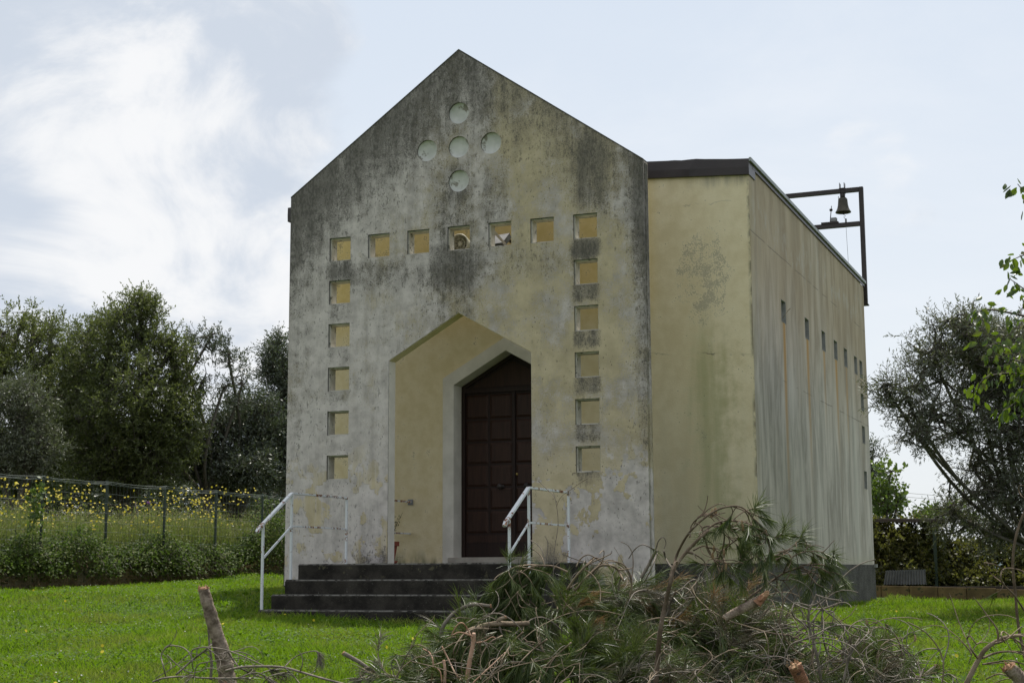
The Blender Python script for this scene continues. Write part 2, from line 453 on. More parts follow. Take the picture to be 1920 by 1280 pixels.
WIN_SIDE = [(3.46, 3.725, 4.2, 1), (5.17, 3.726, 3.0, 1), (6.535, 3.726, 1.9, .75), (7.63, 3.723, 2.4, 1), (8.60, 3.72, 2.2, .95), (9.65, 3.716, 1.2, .3), (10.23, 3.712, .5, .1), (10.235, 3.10, .5, .1), (10.235, 2.503, .5, .1), (10.26, 1.679, .5, .1)]
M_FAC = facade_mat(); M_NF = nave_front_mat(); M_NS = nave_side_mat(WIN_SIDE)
M_REV = simple('reveal_plaster', (.42, .39, .33), (.58, .55, .48), 8, .9, .2, speck=(.16, .15, .12), sscale=14, sthr=.58)
M_ROUN = simple('white_roundel_plaster', (.50, .50, .46), (.62, .61, .57), 7, .9, .2, speck=(.26, .24, .20), sscale=5, sthr=.55)
M_PLINTH = simple('roughcast_plinth', (.055, .050, .044), (.105, .098, .086), 3, .95, 1.0, speck=(.20, .195, .18), sscale=60, sthr=.57, bdist=.03)
def stair_mat():
    m = Mat('blackened_step_concrete'); x, y, z = m.pos(); P = m.vec(x, y, z); n = m.noise(P, 4, 7, .65); f = m.noise(P, 45, 4, .7)
    col = m.mix(n.sm(.3, .7), (.016, .014, .012), (.050, .044, .036))
    col = m.mix(m.noise(m.vec(x + 4, y, z), 9, 5, .6).sm(.60, .66) * z.sm(-.22, -.1) * .55, col, (.13, .12, .07))
    e = 0
    for zc in (0.0, -.187, -.357, -.527): e = (z - (zc - .007)).abs().sm(.010, .002) + e
    col = m.mix(e * m.noise(P, 14, 5, .6).sm(.38, .55) * .8, col, (.20, .19, .165))
    col = m.mix(f.sm(.66, .70), col, (.20, .195, .17))
    return m.finish(col, .93, f + n, .7, .012, spec=.15)
M_STAIR = stair_mat()
M_TREAD = simple('step_concrete', (.035, .032, .026), (.075, .068, .055), 5, .93, .5, speck=(.18, .17, .14), sscale=20, sthr=.64)
M_SURR = simple('white_painted_surround', (.62, .575, .50), (.74, .69, .61), 4, .85, .1, speck=(.38, .36, .30), sscale=8, sthr=.66)
M_WOOD = simple('dark_brown_door_wood', (.029, .0125, .008), (.048, .021, .0125), 5, .55, .25, spec=.3, stretch=(9, 9, .6), bdist=.003)
M_WOOD2 = simple('dark_door_frame_wood', (.017, .008, .006), (.028, .013, .009), 5, .55, .25, spec=.3, stretch=(9, 9, .6), bdist=.003)
M_FASCIA = simple('dark_brown_sheet_metal', (.016, .010, .008), (.028, .018, .015), 3, .38, .05, spec=.5)
M_GUTTER = simple('grey_metal_edge', (.22, .23, .23), (.32, .33, .33), 3, .5, .05, spec=.5)
M_IRON = simple('dark_painted_iron', (.022, .017, .015), (.040, .030, .026), 5, .5, .15, spec=.4)
M_BRONZE = simple('bell_bronze', (.045, .040, .028), (.085, .075, .050), 6, .5, .15, spec=.5, metal=.4)
M_STONE = simple('threshold_stone', (.34, .30, .25), (.44, .40, .34), 5, .6, .1)
M_PLAST = simple('aged_cream_plastic', (.50, .47, .36), (.60, .57, .45), 5, .5, .05)
M_GREYP = simple('grey_plastic', (.20, .20, .20), (.30, .30, .30), 5, .5, .05)
M_TERRA = simple('terracotta', (.24, .065, .04), (.32, .095, .06), 6, .8, .15)
M_GLASS = simple('dusty_window_glass', (.03, .032, .034), (.06, .06, .062), 3, .25, 0, spec=.6)
M_SLOT = simple('window_reveal_concrete', (.27, .265, .245), (.38, .37, .345), 8, .9, .2)
M_ROOF = simple('bitumen_roof', (.06, .055, .05), (.10, .09, .085), 2, .9, .3)
M_DUCT = simple('grey_lamp_metal', (.12, .12, .12), (.2, .2, .2), 6, .6, .1)
M_BRASS = simple('brass', (.35, .25, .08), (.45, .33, .12), 6, .35, .0, metal=.8)

def rail_mat():
    m = Mat('rusty_white_rail_paint'); x, y, z = m.pos()
    n = m.noise(m.vec(x * 2, y * 2, z * 2), 6, 8, .7); lvl = (z.sm(.78, .88) + (z - .43).abs().sm(.07, .03)*.6) * .10
    r = (n + lvl).sm(.575, .62)
    col = m.mix(r, (.66, .67, .68), m.mix(m.noise(m.vec(x, y, z), 25, 4).sm(.4, .6), (.16, .055, .025), (.30, .15, .08)))
    return m.finish(col, .55, n - r * .4, .3, .004, spec=.4)
M_RAIL = rail_mat()

# ------------------------------------------------------------------ chapel
chapel = thing('chapel', (0, 0, -.6), 'weathered yellow and grey chapel with a pointed gable front and a box shaped nave', 'chapel')
zf = -.33
PW, PZ, PA = 1.008, 2.65, 3.222
outer = [(-HW, zf + .06), (-PW, zf + .06), (-PW, PZ), (0, PA), (PW, PZ), (PW, zf + .06), (HW, zf + .06), (HW, ZS), (0, ZA), (-HW, ZS)]
holes = []
for i, xx in enumerate(WX): holes.append(sq(xx, WZ[0], WS))
for zz in WZ[1:]: holes.append(sq(WX[0], zz, WS)); holes.append(sq(WX[6], zz, WS))
CR_ = .146; CC = 5.442; CO = .462
cents = [(0, CC + CO), (-CO, CC), (0, CC), (CO, CC), (0, CC - CO)]
for cx, cz in cents: holes.append([(cx + CR_ * math.cos(a), cz + CR_ * math.sin(a)) for a in np.linspace(0, 2*math.pi, 40, endpoint=False)])
facade = flat_cut('facade', outer, holes, .20, M_FAC, chapel, 'xz', 0.0)
for cx, cz in cents:
    MB().lathe((cx, .0, cz), [(0, .062), (.05, .060), (.09, .053), (.12, .042), (CR_ + .002, .028), (CR_ + .002, .10), (0, .10)], 40, 'y').build('roundel', M_ROUN, chapel, smooth=False)
# square openings have pale plastered reveals, a lining proud of the raw hole
for k, (xx, zz) in enumerate([(a, WZ[0]) for a in WX] + [(WX[0], z) for z in WZ[1:]] + [(WX[6], z) for z in WZ[1:]]):
    t = .015; mb = MB(); y0, y1 = .034, .188
    mb.box((xx, y0, zz - WS), (xx + t, y1, zz)); mb.box((xx + WS - t, y0, zz - WS), (xx + WS, y1, zz))
    mb.box((xx + t, y0, zz - t), (xx + WS - t, y1, zz)); mb.box((xx + t, y0, zz - WS), (xx + WS - t, y1, zz - WS + t))
    mb.build('opening_lining', M_REV, chapel)
# lining of the portal: painted jambs and the soffit of the pointed head
mb = MB(); t = .006
def ofs(w, z, a, o):    # portal outline offset inwards
    k = (a - z) / w; L = math.hypot(1, k)
    return (w - o, z - o * (L - k) , a - o * L)
w2, z2, a2 = ofs(PW, PZ, PA, t)
mb.add([(-PW, .012, 0), (-PW, .188, 0), (-w2, .188, 0), (-w2, .012, 0), (-PW, .012, PZ), (-PW, .188, PZ), (-w2, .188, z2), (-w2, .012, z2)], [(0,1,2,3),(4,7,6,5),(0,4,5,1),(1,5,6,2),(2,6,7,3),(3,7,4,0)])
mb.build('portal_jamb', M_SURR, chapel); mb = MB()
mb.add([(PW, .012, 0), (PW, .188, 0), (w2, .188, 0), (w2, .012, 0), (PW, .012, PZ), (PW, .188, PZ), (w2, .188, z2), (w2, .012, z2)], [(3,2,1,0),(5,6,7,4),(1,5,4,0),(2,6,5,1),(3,7,6,2),(0,4,7,3)])
mb.build('portal_jamb', M_SURR, chapel)
mb = MB()
for s in (-1, 1):
    mb.add([(s*PW, .014, PZ), (s*PW, .186, PZ), (s*w2, .186, z2), (s*w2, .014, z2), (0, .014, PA), (0, .186, PA), (0, .186, a2), (0, .014, a2)], [(0,1,2,3),(4,7,6,5),(0,4,5,1),(1,5,6,2),(2,6,7,3),(3,7,4,0)])
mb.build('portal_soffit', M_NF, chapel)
# dark foot of the gable wall, thin and a little recessed
MB().box((-HW + .004, .004, -.9), (-PW, .196, zf + .06)).build('facade_foot', M_PLINTH, chapel)
MB().box((PW, .004, -.9), (HW - .004, .196, zf + .06)).build('facade_foot', M_PLINTH, chapel)
# raised pale render strip closing the right edge of the gable wall
MB().box((HW - .004, .05, zf + .06), (HW + .012, .15, ZS - .03)).build('edge_strip', M_FAC, chapel)
# thin dark capping along the two rakes
mb = MB()
for s in (-1, 1):
    mb.add([(s*HW, -.006, ZS + .002), (s*HW, .206, ZS + .002), (0, .206, ZA + .002), (0, -.006, ZA + .002), (s*HW, -.006, ZS + .018), (s*HW, .206, ZS + .018), (0, .206, ZA + .020), (0, -.006, ZA + .020)],
           [(0,1,2,3),(4,7,6,5),(0,4,5,1),(1,5,6,2),(2,6,7,3),(3,7,4,0)])
mb.build('coping', M_PLINTH, chapel)

# nave walls
DW, DZ, DA = .80, 2.50, 2.95
front_hole = [(-DW, 0.0), (DW, 0.0), (DW, DZ), (0, DA), (-DW, DZ)]
ZT = 5.118
outer = [(-XN, -.012), (-DW, -.012), (-DW, DZ), (0, DA), (DW, DZ), (DW, -.012), (XN, -.012), (XN, ZT), (0, ZT + .225), (-XN, ZT)]
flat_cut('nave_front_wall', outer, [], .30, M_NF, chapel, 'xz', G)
wh = []
for wy, wz, L, s in WIN_SIDE: wh.append([(wy, wz - .325), (wy + .31, wz - .325), (wy + .31, wz), (wy, wz)])
flat_cut('nave_side_wall', [(G + .302, -.012), (YL - .30, -.012), (YL - .30, ZT + .10), (G + .302, ZT + .10)], wh, .25, M_NS, chapel, 'yz', XN)
# the corner return of the front wall and the end walls carry the same streaked render
MB().box((XN - .001, G + .004, -.012), (XN + .003, G + .302, ZT + .10)).build('corner_render', M_NS, chapel)
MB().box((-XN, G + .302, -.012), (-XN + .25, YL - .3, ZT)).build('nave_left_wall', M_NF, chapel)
MB().box((-XN, YL - .30, -.012), (XN, YL, ZT + .098)).build('nave_rear_wall', M_NS, chapel)
for wy, wz, L, s in WIN_SIDE:
    w = MB().box((XN - .22, wy + .002, wz - .323), (XN - .17, wy + .03, wz - .002)).box((XN - .22, wy + .28, wz - .323), (XN - .17, wy + .308, wz - .002)) \
        .box((XN - .22, wy + .03, wz - .03), (XN - .17, wy + .28, wz - .002)).box((XN - .22, wy + .03, wz - .323), (XN - .17, wy + .28, wz - .295)).build('window', M_GUTTER, chapel)
    MB().box((XN - .205, wy + .03, wz - .295), (XN - .195, wy + .28, wz - .03)).build('pane', M_GLASS, w)
    mb = MB(); t = .006
    mb.box((XN - .17, wy, wz - .325), (XN + .004, wy + t, wz)).box((XN - .17, wy + .31 - t, wz - .325), (XN + .004, wy + .31, wz))
    mb.box((XN - .17, wy + t, wz - .325), (XN + .004, wy + .31 - t, wz - .325 + t)).box((XN - .17, wy + t, wz - t), (XN + .004, wy + .31 - t, wz))
    mb.build('sill', M_SLOT, w)
# dark roughcast plinth
MB().box((-XN - .012, G - .012, -1.0), (XN + .012, YL + .012, -.014)).build('plinth', M_PLINTH, chapel)
# roof: flat slab, brown metal fascia with a buckled flashing, grey drip edge along the side
MB().prism([(-XN + .03, ZT - .02), (XN - .27, ZT - .02), (XN - .27, ZT + .12), (0, ZT + .33), (-XN + .03, ZT + .12)], G + .31, YL - .32).build('roof', M_ROOF, chapel)
xs = np.linspace(-XN - .03, XN + .02, 70); top = []; low = []
for xx in xs:
    d_ = max(0, XN - abs(xx))
    top.append(5.31 + .078 * d_ + .014 * math.exp(-((xx - 2.78) / .3) ** 2) * (1 + .2 * math.sin(xx * 23)) - .012 * math.exp(-((xx - 2.62) / .04) ** 2)); low.append(5.096 + .064 * d_)
n = len(xs); vs = []
for xx, tz, lz in zip(xs, top, low):
    bulge = .012 * math.exp(-((xx - 2.66) / .05) ** 2)
    vs += [(xx, G - .045 - bulge, lz), (xx, G - .050 - bulge * 1.5, lz + .1), (xx, G - .045, tz), (xx, G + .32, tz + .012), (xx, G + .32, lz), ]
fs = []
for i in range(n - 1):
    for j in range(4): a = i*5 + j; fs.append((a, a+5, a+6, a+1))
    fs.append((i*5+4, (i+1)*5+4, (i+1)*5, i*5))
fs += [(0,1,2,3,4), tuple((n-1)*5 + j for j in (4,3,2,1,0))]
MB().add(vs, fs).build('fascia', M_FASCIA, chapel)
MB().box((XN + .022, G - .045, 5.275), (XN + .05, YL + .05, 5.325)).box((XN - .2, G + .17, 5.295), (XN + .021, YL + .05, 5.322)).build('drip_edge', M_GUTTER, chapel)
MB().box((XN + .004, G + .17, ZT + .102), (XN + .022, YL + .03, 5.28)).build('side_fascia', M_FASCIA, chapel)
MB().box((XN + .013, YL - .14, -.06), (XN + .06, YL - .02, .0)).build('corner_ledge', M_SLOT, chapel)
MB().tube([(XN - .06, YL + .04, 4.85), (XN - .06, YL + .04, -.0)], .035, 8).build('downpipe', M_FASCIA, chapel)

# door surround, door and threshold
def chev(mb, w0, z0, a0, o0, o1, y0, y1):
    A = ofs(w0, z0, a0, -o0); B = ofs(w0, z0, a0, -o1)
    poly = [(-B[0], 0.003), (-A[0], 0.003), (-A[0], A[1]), (0, A[2]), (A[0], A[1]), (A[0], 0.003), (B[0], 0.003), (B[0], B[1]), (0, B[2]), (-B[0], B[1])]
    # split in four convex-ish strips
    for s in (-1, 1):
        for q in ([(s*A[0], .003), (s*B[0], .003), (s*B[0], B[1]), (s*A[0], A[1])], [(s*A[0], A[1]), (s*B[0], B[1]), (0, B[2]), (0, A[2])]):
            mb.prism(q, y0, y1)
    return mb
mb = MB(); chev(mb, DW, DZ, DA, -.0, .118, G - .035, G - .001); chev(mb, DW, DZ, DA, .118, .165, G - .022, G - .001)
mb.build('door_surround', M_SURR, chapel)
mb = MB(); chev(mb, DW, DZ, DA, -.008, .0, G - .034, G + .235); mb.build('door_reveal', M_SURR, chapel)
MB().box((-.87, G - .06, .003), (.87, G + .24, .092)).build('threshold', M_STONE, chapel, bevel=.006)
YD = G + .24
door = MB().box((-DW + .008, YD + .035, .092), (DW - .008, YD + .06, 2.44)).build('door', M_WOOD2, chapel)
A = ofs(DW, DZ, DA, .008)
MB().prism([(-A[0], 2.44), (A[0], 2.44), (A[0], A[1]), (0, A[2]), (-A[0], A[1])], YD + .03, YD + .06).build('door_tympanum', M_WOOD2, chapel)
fr = MB(); B = ofs(DW, DZ, DA, .06)
for s in (-1, 1):
    fr.prism([(s*A[0], .092), (s*B[0], .092), (s*B[0], B[1]), (s*A[0], A[1])], YD, YD + .028)
    fr.prism([(s*A[0], A[1]), (s*B[0], B[1]), (0, B[2]), (0, A[2])], YD, YD + .028)
fr.box((-B[0], YD - .004, 2.40), (B[0], YD + .028, 2.47)); fr.build('door_frame', M_WOOD2, chapel)
MB().prism([(-B[0] + .04, 2.48), (B[0] - .04, 2.48), (B[0] - .04, B[1] - .02), (0, B[2] - .05), (-B[0] + .04, B[1] - .02)], YD + .018, YD + .029).build('tympanum_panel', M_WOOD, chapel)
rows = [2.385, 2.02, 1.70, 1.385, 1.065, .745, .415]; ws = [(-.735, -.395), (-.365, -.03), (.03, .365), (.395, .735)]
for (x0, x1) in ws:
    for r in range(6):
        mb = MB(); z1 = rows[r] - .012; z0 = rows[r+1] + .012; b = .03
        y = YD + .036; f = [(x0, y, z0), (x1, y, z0), (x1, y, z1), (x0, y, z1)]; g = [(x0+b, y-.018, z0+b), (x1-b, y-.018, z0+b), (x1-b, y-.018, z1-b), (x0+b, y-.018, z1-b)]
        mb.add(f + g, [(0,1,5,4),(1,2,6,5),(2,3,7,6),(3,0,4,7),(4,5,6,7)]).build('panel', M_WOOD, door)
mb = MB()
for s in (-1, 1):
    mb.box((s*.012 if s > 0 else -.73, YD + .028, .30), (.73 if s > 0 else -.012, YD + .034, .40))
mb.build('bottom_rail', M_WOOD, door)
MB().box((-.012, YD + .012, .095), (.02, YD + .034, 2.40)).build('cover_strip', M_WOOD2, door)
for xx in (-.20, .20):
    MB().lathe((xx, YD - .03, 1.07), [(0, -.02), (.03, -.015), (.042, .0), (.03, .02), (.014, .03), (.014, .055), (.05, .056), (.05, .066)], 20, 'y').build('knob', M_IRON, door, smooth=True)
MB().lathe((.045, YD + .02, 1.235), [(0, -.012), (.016, -.01), (.02, .0), (.02, .016)], 16, 'y').build('lock', M_BRASS, door, smooth=True)

# ------------------------------------------------------------------ steps
st = thing('stone_steps', (.1, -1.2, -.6), 'blackened stone steps and landing leading up to the chapel portal', 'steps')
XL, XR = -1.50, 1.74
def step(y0, y1, z0, z1, mat, name, e=.0, yb=None):
    n = 46; mb = MB(); rng = random.Random(int(y0 * 100))
    xs = np.linspace(XL - e, XR + e, n); vs = []
    for i, xx in enumerate(xs):
        w = [rng.uniform(-.004, .004) for _ in range(4)]; c = .016 + rng.uniform(0, .012)
        vs += [(xx, y0 + w[0], z0), (xx, y0 + w[1], z1 - c), (xx, y0 + c, z1 + w[2] * .6), (xx, y1, z1 + w[3] * .3), (xx, y1, z0)]
    fs = []
    for i in range(n - 1):
        for j in range(5): a = i*5 + j; b = i*5 + (j+1) % 5; fs.append((a, a+5, b+5, b))
    fs += [(0,1,2,3,4), tuple((n-1)*5 + j for j in (4,3,2,1,0))]
    return mb.add(vs, fs).build(name, mat, st)
step(-1.42, -.002, -.185, 0.0, M_STAIR, 'landing')
# landing continues between gable wall and nave
step(-1.72, -.002, -.355, -.187, M_STAIR, 'step', .005)
step(-2.02, -.002, -.525, -.357, M_STAIR, 'step', .012)
step(-2.32, -.002, -.80, -.527, M_STAIR, 'step', .016)
MB().box((-PW - .6, .202, -.2), (PW + .9, G - .052, -.004)).box((-PW + .008, -.001, -.2), (PW - .008, .201, -.003)).build('porch_floor', M_TREAD, chapel)

# ------------------------------------------------------------------ handrails
def rail(x, y1, y3, label, yend, dz=0.0):
    t = thing('handrail', (x, y1, -.19), label, 'handrail', 'white handrails of the steps')
    zt, zm = .845 + dz, .45 + dz; z1 = -.187; y2 = yend + .06; zt2 = zt - .45 * (y1 - yend) / .76; 
    slope = (zt2 - zt) / (yend - y1)
    def zz(y, b): return b + slope * (y - y1)
    yp = y2 + .06
    mb = MB(); mb.bar((x, y1 + .012, zt), (x, y3 - .012, zt + .004), .04, .026); mb.build('top_rail', M_RAIL, t, bevel=.003)
    mb = MB(); mb.bar((x, y1, zt), (x, yend + .02, zz(yend + .02, zt)), .045, .03); mb.bar((x, yend + .03, zz(yend + .03, zt) + .004), (x, yend - .02, zz(yend, zt) - .035), .045, .03); mb.build('sloping_rail', M_RAIL, t, bevel=.003)
    MB().bar((x, y1 + .014, zm), (x, y3 - .014, zm), .018, .022).build('middle_rail', M_RAIL, t, bevel=.002)
    MB().bar((x, y1 - .014, zm - .01), (x, yp + .014, zz(yp + .014, zm) - .01), .018, .024).build('sloping_middle_rail', M_RAIL, t, bevel=.002)
    zb = {1: -.186, 2: -.526, 3: .0}
    MB().bar((x, y1, zb[1]), (x, y1, zt + .005), .027, .027).build('post', M_RAIL, t, bevel=.002)
    MB().bar((x, yp, zb[2]), (x, yp, zz(yp, zt) - .0), .027, .027).build('post', M_RAIL, t, bevel=.002)
    MB().bar((x, y3, zb[3]), (x, y3, zt + .005), .027, .027).build('post', M_RAIL, t, bevel=.002)
    return t
rail(-1.47, -1.652, -.26, 'white rust flecked handrail at the left end of the steps', -2.42)
rail(1.61, -1.652, -.33, 'white rusty handrail at the right end of the steps, beside the brush', -2.36, -.008)
t = thing('rail_stub', (-1.47, 1.2, .4), 'two short rusty rail ends fixed to the yellow wall inside the porch', 'rail')
MB().bar((-1.47, .21, .872), (-1.47, G - .004, .872), .03, .026).build('upper_bar', M_RAIL, t)
MB().bar((-1.47, .21, .43), (-1.47, G - .004, .43), .02, .02).build('lower_bar', M_RAIL, t)
MB().box((-1.51, G - .012, .83), (-1.43, G - .003, .91)).build('wall_plate', M_GREYP, t)

# flower pot behind the left jamb
pp = thing('potted_plant', (-1.30, .62, .0), 'withered plant in a terracotta pot standing behind the left jamb of the portal', 'potted plant')
px_, py_ = -1.30, .62
MB().lathe((px_, py_, .0), [(0, .004), (.10, .004), (.125, .045), (.115, .045), (.09, .015), (0, .015)], 24).build('saucer', M_TERRA, pp, smooth=True)
MB().lathe((px_, py_, .0), [(.0, .016), (.075, .016), (.115, .24), (.14, .24), (.145, .30), (.12, .30), (.11, .26), (0, .26)], 28).build('pot', M_TERRA, pp)
rnd = random.Random(3); mb = MB(); lv = MB()
for k in range(9):
    a = rnd.uniform(0, 6.28); h = rnd.uniform(.3, .62); b = rnd.uniform(.04, .16)
    P = [(px_ + .03*math.cos(a) + b*math.cos(a)*s**1.5, py_ + .03*math.sin(a) + b*math.sin(a)*s**1.5, .26 + h*s) for s in np.linspace(0, 1, 6)]
    mb.tube(P, list(np.linspace(.005, .002, 6)), 4)
    for s in range(26):
        c = np.array(P[rnd.randint(2, 4)]) + np.array([rnd.gauss(0, .02) for _ in range(3)]); d = np.array([rnd.gauss(0, 1) for _ in range(3)]); d /= np.linalg.norm(d); e = np.cross(d, [0.3, .1, 1]); e /= np.linalg.norm(e)
        lv.add([c, c + .018*d + .007*e, c + .04*d, c + .018*d - .007*e], [(0,1,2,3)])
M_DARKLEAF = simple('dark_leaf', (.03, .04, .015), (.06, .07, .025), 9, .6, 0)
mb.build('stem', M_WOOD, pp); lv.build('leaves', M_DARKLEAF, pp, fix=False)

# loudspeaker and floodlight behind the row of openings
ls = thing('loudspeaker', (-.148, .55, 4.10), 'round cream horn loudspeaker in the middle opening of the row', 'loudspeaker')
c = (-.148, .34, 4.222)
MB().lathe(c, [(.125, .0), (.132, .005), (.132, .02), (.118, .10), (.10, .20), (.06, .24), (0, .24), (0, .235), (.055, .225), (.09, .18), (.108, .09), (.118, .0), (.125, .0)], 36, 'y').build('horn', M_PLAST, ls, smooth=True)
mb = MB()
for k in range(8):
    a = k * math.pi / 4 + .2; mb.bar((c[0] + .03*math.cos(a), .375, c[2] + .03*math.sin(a)), (c[0] + .112*math.cos(a), .375, c[2] + .112*math.sin(a)), .005, .004, (0, 1, 0))
mb.lathe((c[0], .36, c[2]), [(0, 0), (.028, .004), (.034, .02), (.0, .02)], 20, 'y'); mb.lathe((c[0], .37, c[2]), [(.068, 0), (.075, 0), (.075, .006), (.068, .006), (.068, 0)], 28, 'y'); mb.build('grille', M_PLAST, ls)
MB().bar((c[0], .57, c[2]), (c[0], G - .004, c[2] - .02), .03, .03).build('bracket', M_IRON, ls)
fl = thing('floodlight', (.1, .8, 4.3), 'grey floodlight on a bracket behind the opening right of the loudspeaker', 'floodlight')
q = onY(932, 446, .62); mb = MB()
def fq(u, w, h): return (q[0] + u, q[1] + w, q[2] + h)
mb.add([fq(-.16,-.05,-.10), fq(.10,-.05,-.08), fq(.10,.20,.10), fq(-.16,.20,.08), fq(-.16,.02,-.15), fq(.10,.02,-.13), fq(.10,.27,.05), fq(-.16,.27,.03)],
       [(0,1,2,3),(7,6,5,4),(0,4,5,1),(1,5,6,2),(2,6,7,3),(3,7,4,0)]).build('housing', M_DUCT, fl)
MB().bar(fq(-.03, -.10, .10), fq(.15, -.06, -.12), .012, .035).build('side_arm', M_SURR, fl)
MB().bar(fq(.02, .26, .04), (q[0] + .04, G - .004, q[2] + .02), .03, .03).build('bracket', M_IRON, fl)

# ------------------------------------------------------------------ bell frame, bell, hammer
YB = 11.2
bf = thing('bell_gantry', (3.49, YB, 4.9), 'dark iron gantry carrying the bell above the rear of the roof', 'bell gantry')
MB().bar((3.50, YB, 4.90), (3.50, YB, 7.20), .085, .085, (0, 1, 0)).build('post', M_IRON, bf, bevel=.006)
MB().bar((.35, YB, 7.155), (3.455, YB, 7.155), .085, .085).build('top_beam', M_IRON, bf, bevel=.004)
MB().bar((.35, YB, 6.48), (3.455, YB, 6.48), .085, .085).build('lower_beam', M_IRON, bf, bevel=.004)
MB().bar((.35, YB, 5.10), (.35, YB, 7.20), .085, .085, (0, 1, 0)).build('post', M_IRON, bf, bevel=.006)
MB().box((3.36, YB - .04, 5.36), (3.457, YB + .04, 5.42)).build('bracket', M_IRON, bf)
MB().box((3.34, YB - .12, 5.0), (3.457, YB - .02, 5.06)).build('bracket', M_IRON, bf)
MB().box((3.42, YB - .06, 4.875), (3.56, YB + .06, 4.899)).build('bracket', M_IRON, bf)
bl = thing('bell', (3.145, YB, 6.72), 'small bronze church bell hanging from the top beam of the frame', 'bell')
bc = (3.145, YB, 6.725)
MB().lathe(bc, [(.118, .012), (.148, .0), (.152, .012), (.135, .035), (.112, .085), (.098, .15), (.092, .215), (.088, .262), (.070, .290), (.03, .305), (0, .307)], 32).lathe(bc, [(.118, .012), (.10, .06), (.085, .2), (.07, .27), (0, .285)], 32).build('body', M_BRONZE, bl, smooth=True)
MB().box((3.10, YB - .03, 7.03), (3.19, YB + .03, 7.112)).lathe((3.145, YB, 7.03), [(.0, 0), (.045, 0), (.05, .03), (.04, .07), (0, .08)], 16).build('headstock', M_IRON, bl)
MB().box((3.09, YB - .06, 7.19), (3.20, YB + .06, 7.205)).box((3.095, YB - .055, 7.10), (3.107, YB - .045, 7.31)).box((3.183, YB - .055, 7.10), (3.195, YB - .045, 7.31)).box((3.095, YB + .045, 7.10), (3.107, YB + .055, 7.31)).box((3.183, YB + .045, 7.10), (3.195, YB + .055, 7.31)).build('clamp', M_IRON, bl)
MB().tube([(3.145, YB, 6.98), (3.145, YB, 6.72), (3.15, YB, 6.69)], [.008, .010, .016], 8).build('clapper', M_IRON, bl)
MB().tube([(3.075, YB, 7.06), (3.06, YB, 7.04), (3.065, YB, 7.01), (3.085, YB, 7.0), (3.10, YB, 7.02)], .006, 6).build('hook', M_IRON, bl)
MB().tube([(3.15, YB, 6.69), (3.185, YB, 6.655), (3.15, YB, 6.64), (3.175, YB, 6.60)], .005, 5).box((3.175, YB - .02, 6.53), (3.205, YB + .02, 6.60)).build('link', M_GREYP, bl)
MB().tube([(3.19, YB + .0, 6.53), (3.20, YB - .06, 6.3), (3.235, YB - .07, 5.0)], .0035, 4).build('pull_cable', M_GREYP, bl)
hm = thing('bell_striker', (2.95, YB, 6.54), 'electric bell hammer on the lower beam, left of the bell', 'bell striker')
MB().box((2.72, YB - .06, 6.524), (3.05, YB + .06, 6.555)).build('base_plate', M_IRON, hm)
MB().box((2.90, YB - .045, 6.556), (3.02, YB + .045, 6.64)).build('motor_box', M_GREYP, hm, bevel=.012)
MB().tube([(2.89, YB, 6.56), (2.90, YB, 6.68), (2.925, YB, 6.88)], [.012, .009, .007], 6).build('arm', M_IRON, hm)
MB().lathe((2.912, YB, 6.80), [(0, -.03), (.028, -.02), (.032, 0), (.028, .02), (0, .03)], 14).build('hammer_head', M_IRON, hm, smooth=True)
tw = MB().tube([onX(1468, 597, XN + .02), onX(1472, 590, XN + .12), onX(1478, 582, XN + .16), onX(1482, 578, XN + .2)], .004, 4).build('dry_twig', simple('dry_twig', (.2,.16,.1), (.3,.24,.16), 9), None)
tag(tw, 'dry twig sticking out of the nearest small window of the side wall', 'twig')

# ------------------------------------------------------------------ ground and hills
def ground_mat():
    m = Mat('lawn_soil'); x, y, z = m.pos(); P = m.vec(x, y, z)
    n = m.noise(P, .8, 6, .6); f = m.noise(P, 22, 5, .7); f2 = m.noise(P, 90, 3, .7)
    g = m.mix(f.sm(.35, .65), (.030, .055, .008), (.075, .13, .016))
    g = m.mix((n * .6 + f * .4).sm(.52, .66) * .5, g, (.10, .10, .035))
    g = m.mix(f2.sm(.55, .7) * .5, g, (.03, .03, .012))
    return m.finish(g, .95, f + f2, .6, .02, spec=.1)
xs = np.concatenate([-np.geomspace(40, 900, 16)[::-1], np.arange(-26, 26.01, .4), np.geomspace(40, 900, 16)])
ys = np.concatenate([-np.geomspace(40, 500, 10)[::-1], np.arange(-24, 26.01, .4), np.geomspace(30, 1500, 22)])
X, Y = np.meshgrid(xs, ys); Z = gh(X, Y)
# land beyond the low wall on the left lies a little higher
Z = Z + np.where(X < -9.3, .22 * np.clip((-9.3 - X) / .3, 0, 1), 0) * np.clip((Y + 12) / 6, 0, 1) * (np.abs(Y) < 60)
Z = Z + np.where(Y > 13.3, .20 * np.clip((Y - 13.3) / .3, 0, 1), 0) * (X > 3) * (Y < 60)
nx, ny = len(xs), len(ys)
idx = np.arange(nx * ny).reshape(ny, nx)
F_ = np.stack([idx[:-1, :-1], idx[:-1, 1:], idx[1:, 1:], idx[1:, :-1]], -1).reshape(-1, 4)
gr = mesh_np('ground', np.stack([X, Y, Z], -1).reshape(-1, 3), F_, ground_mat(), smooth=True); tag(gr, kind='structure')
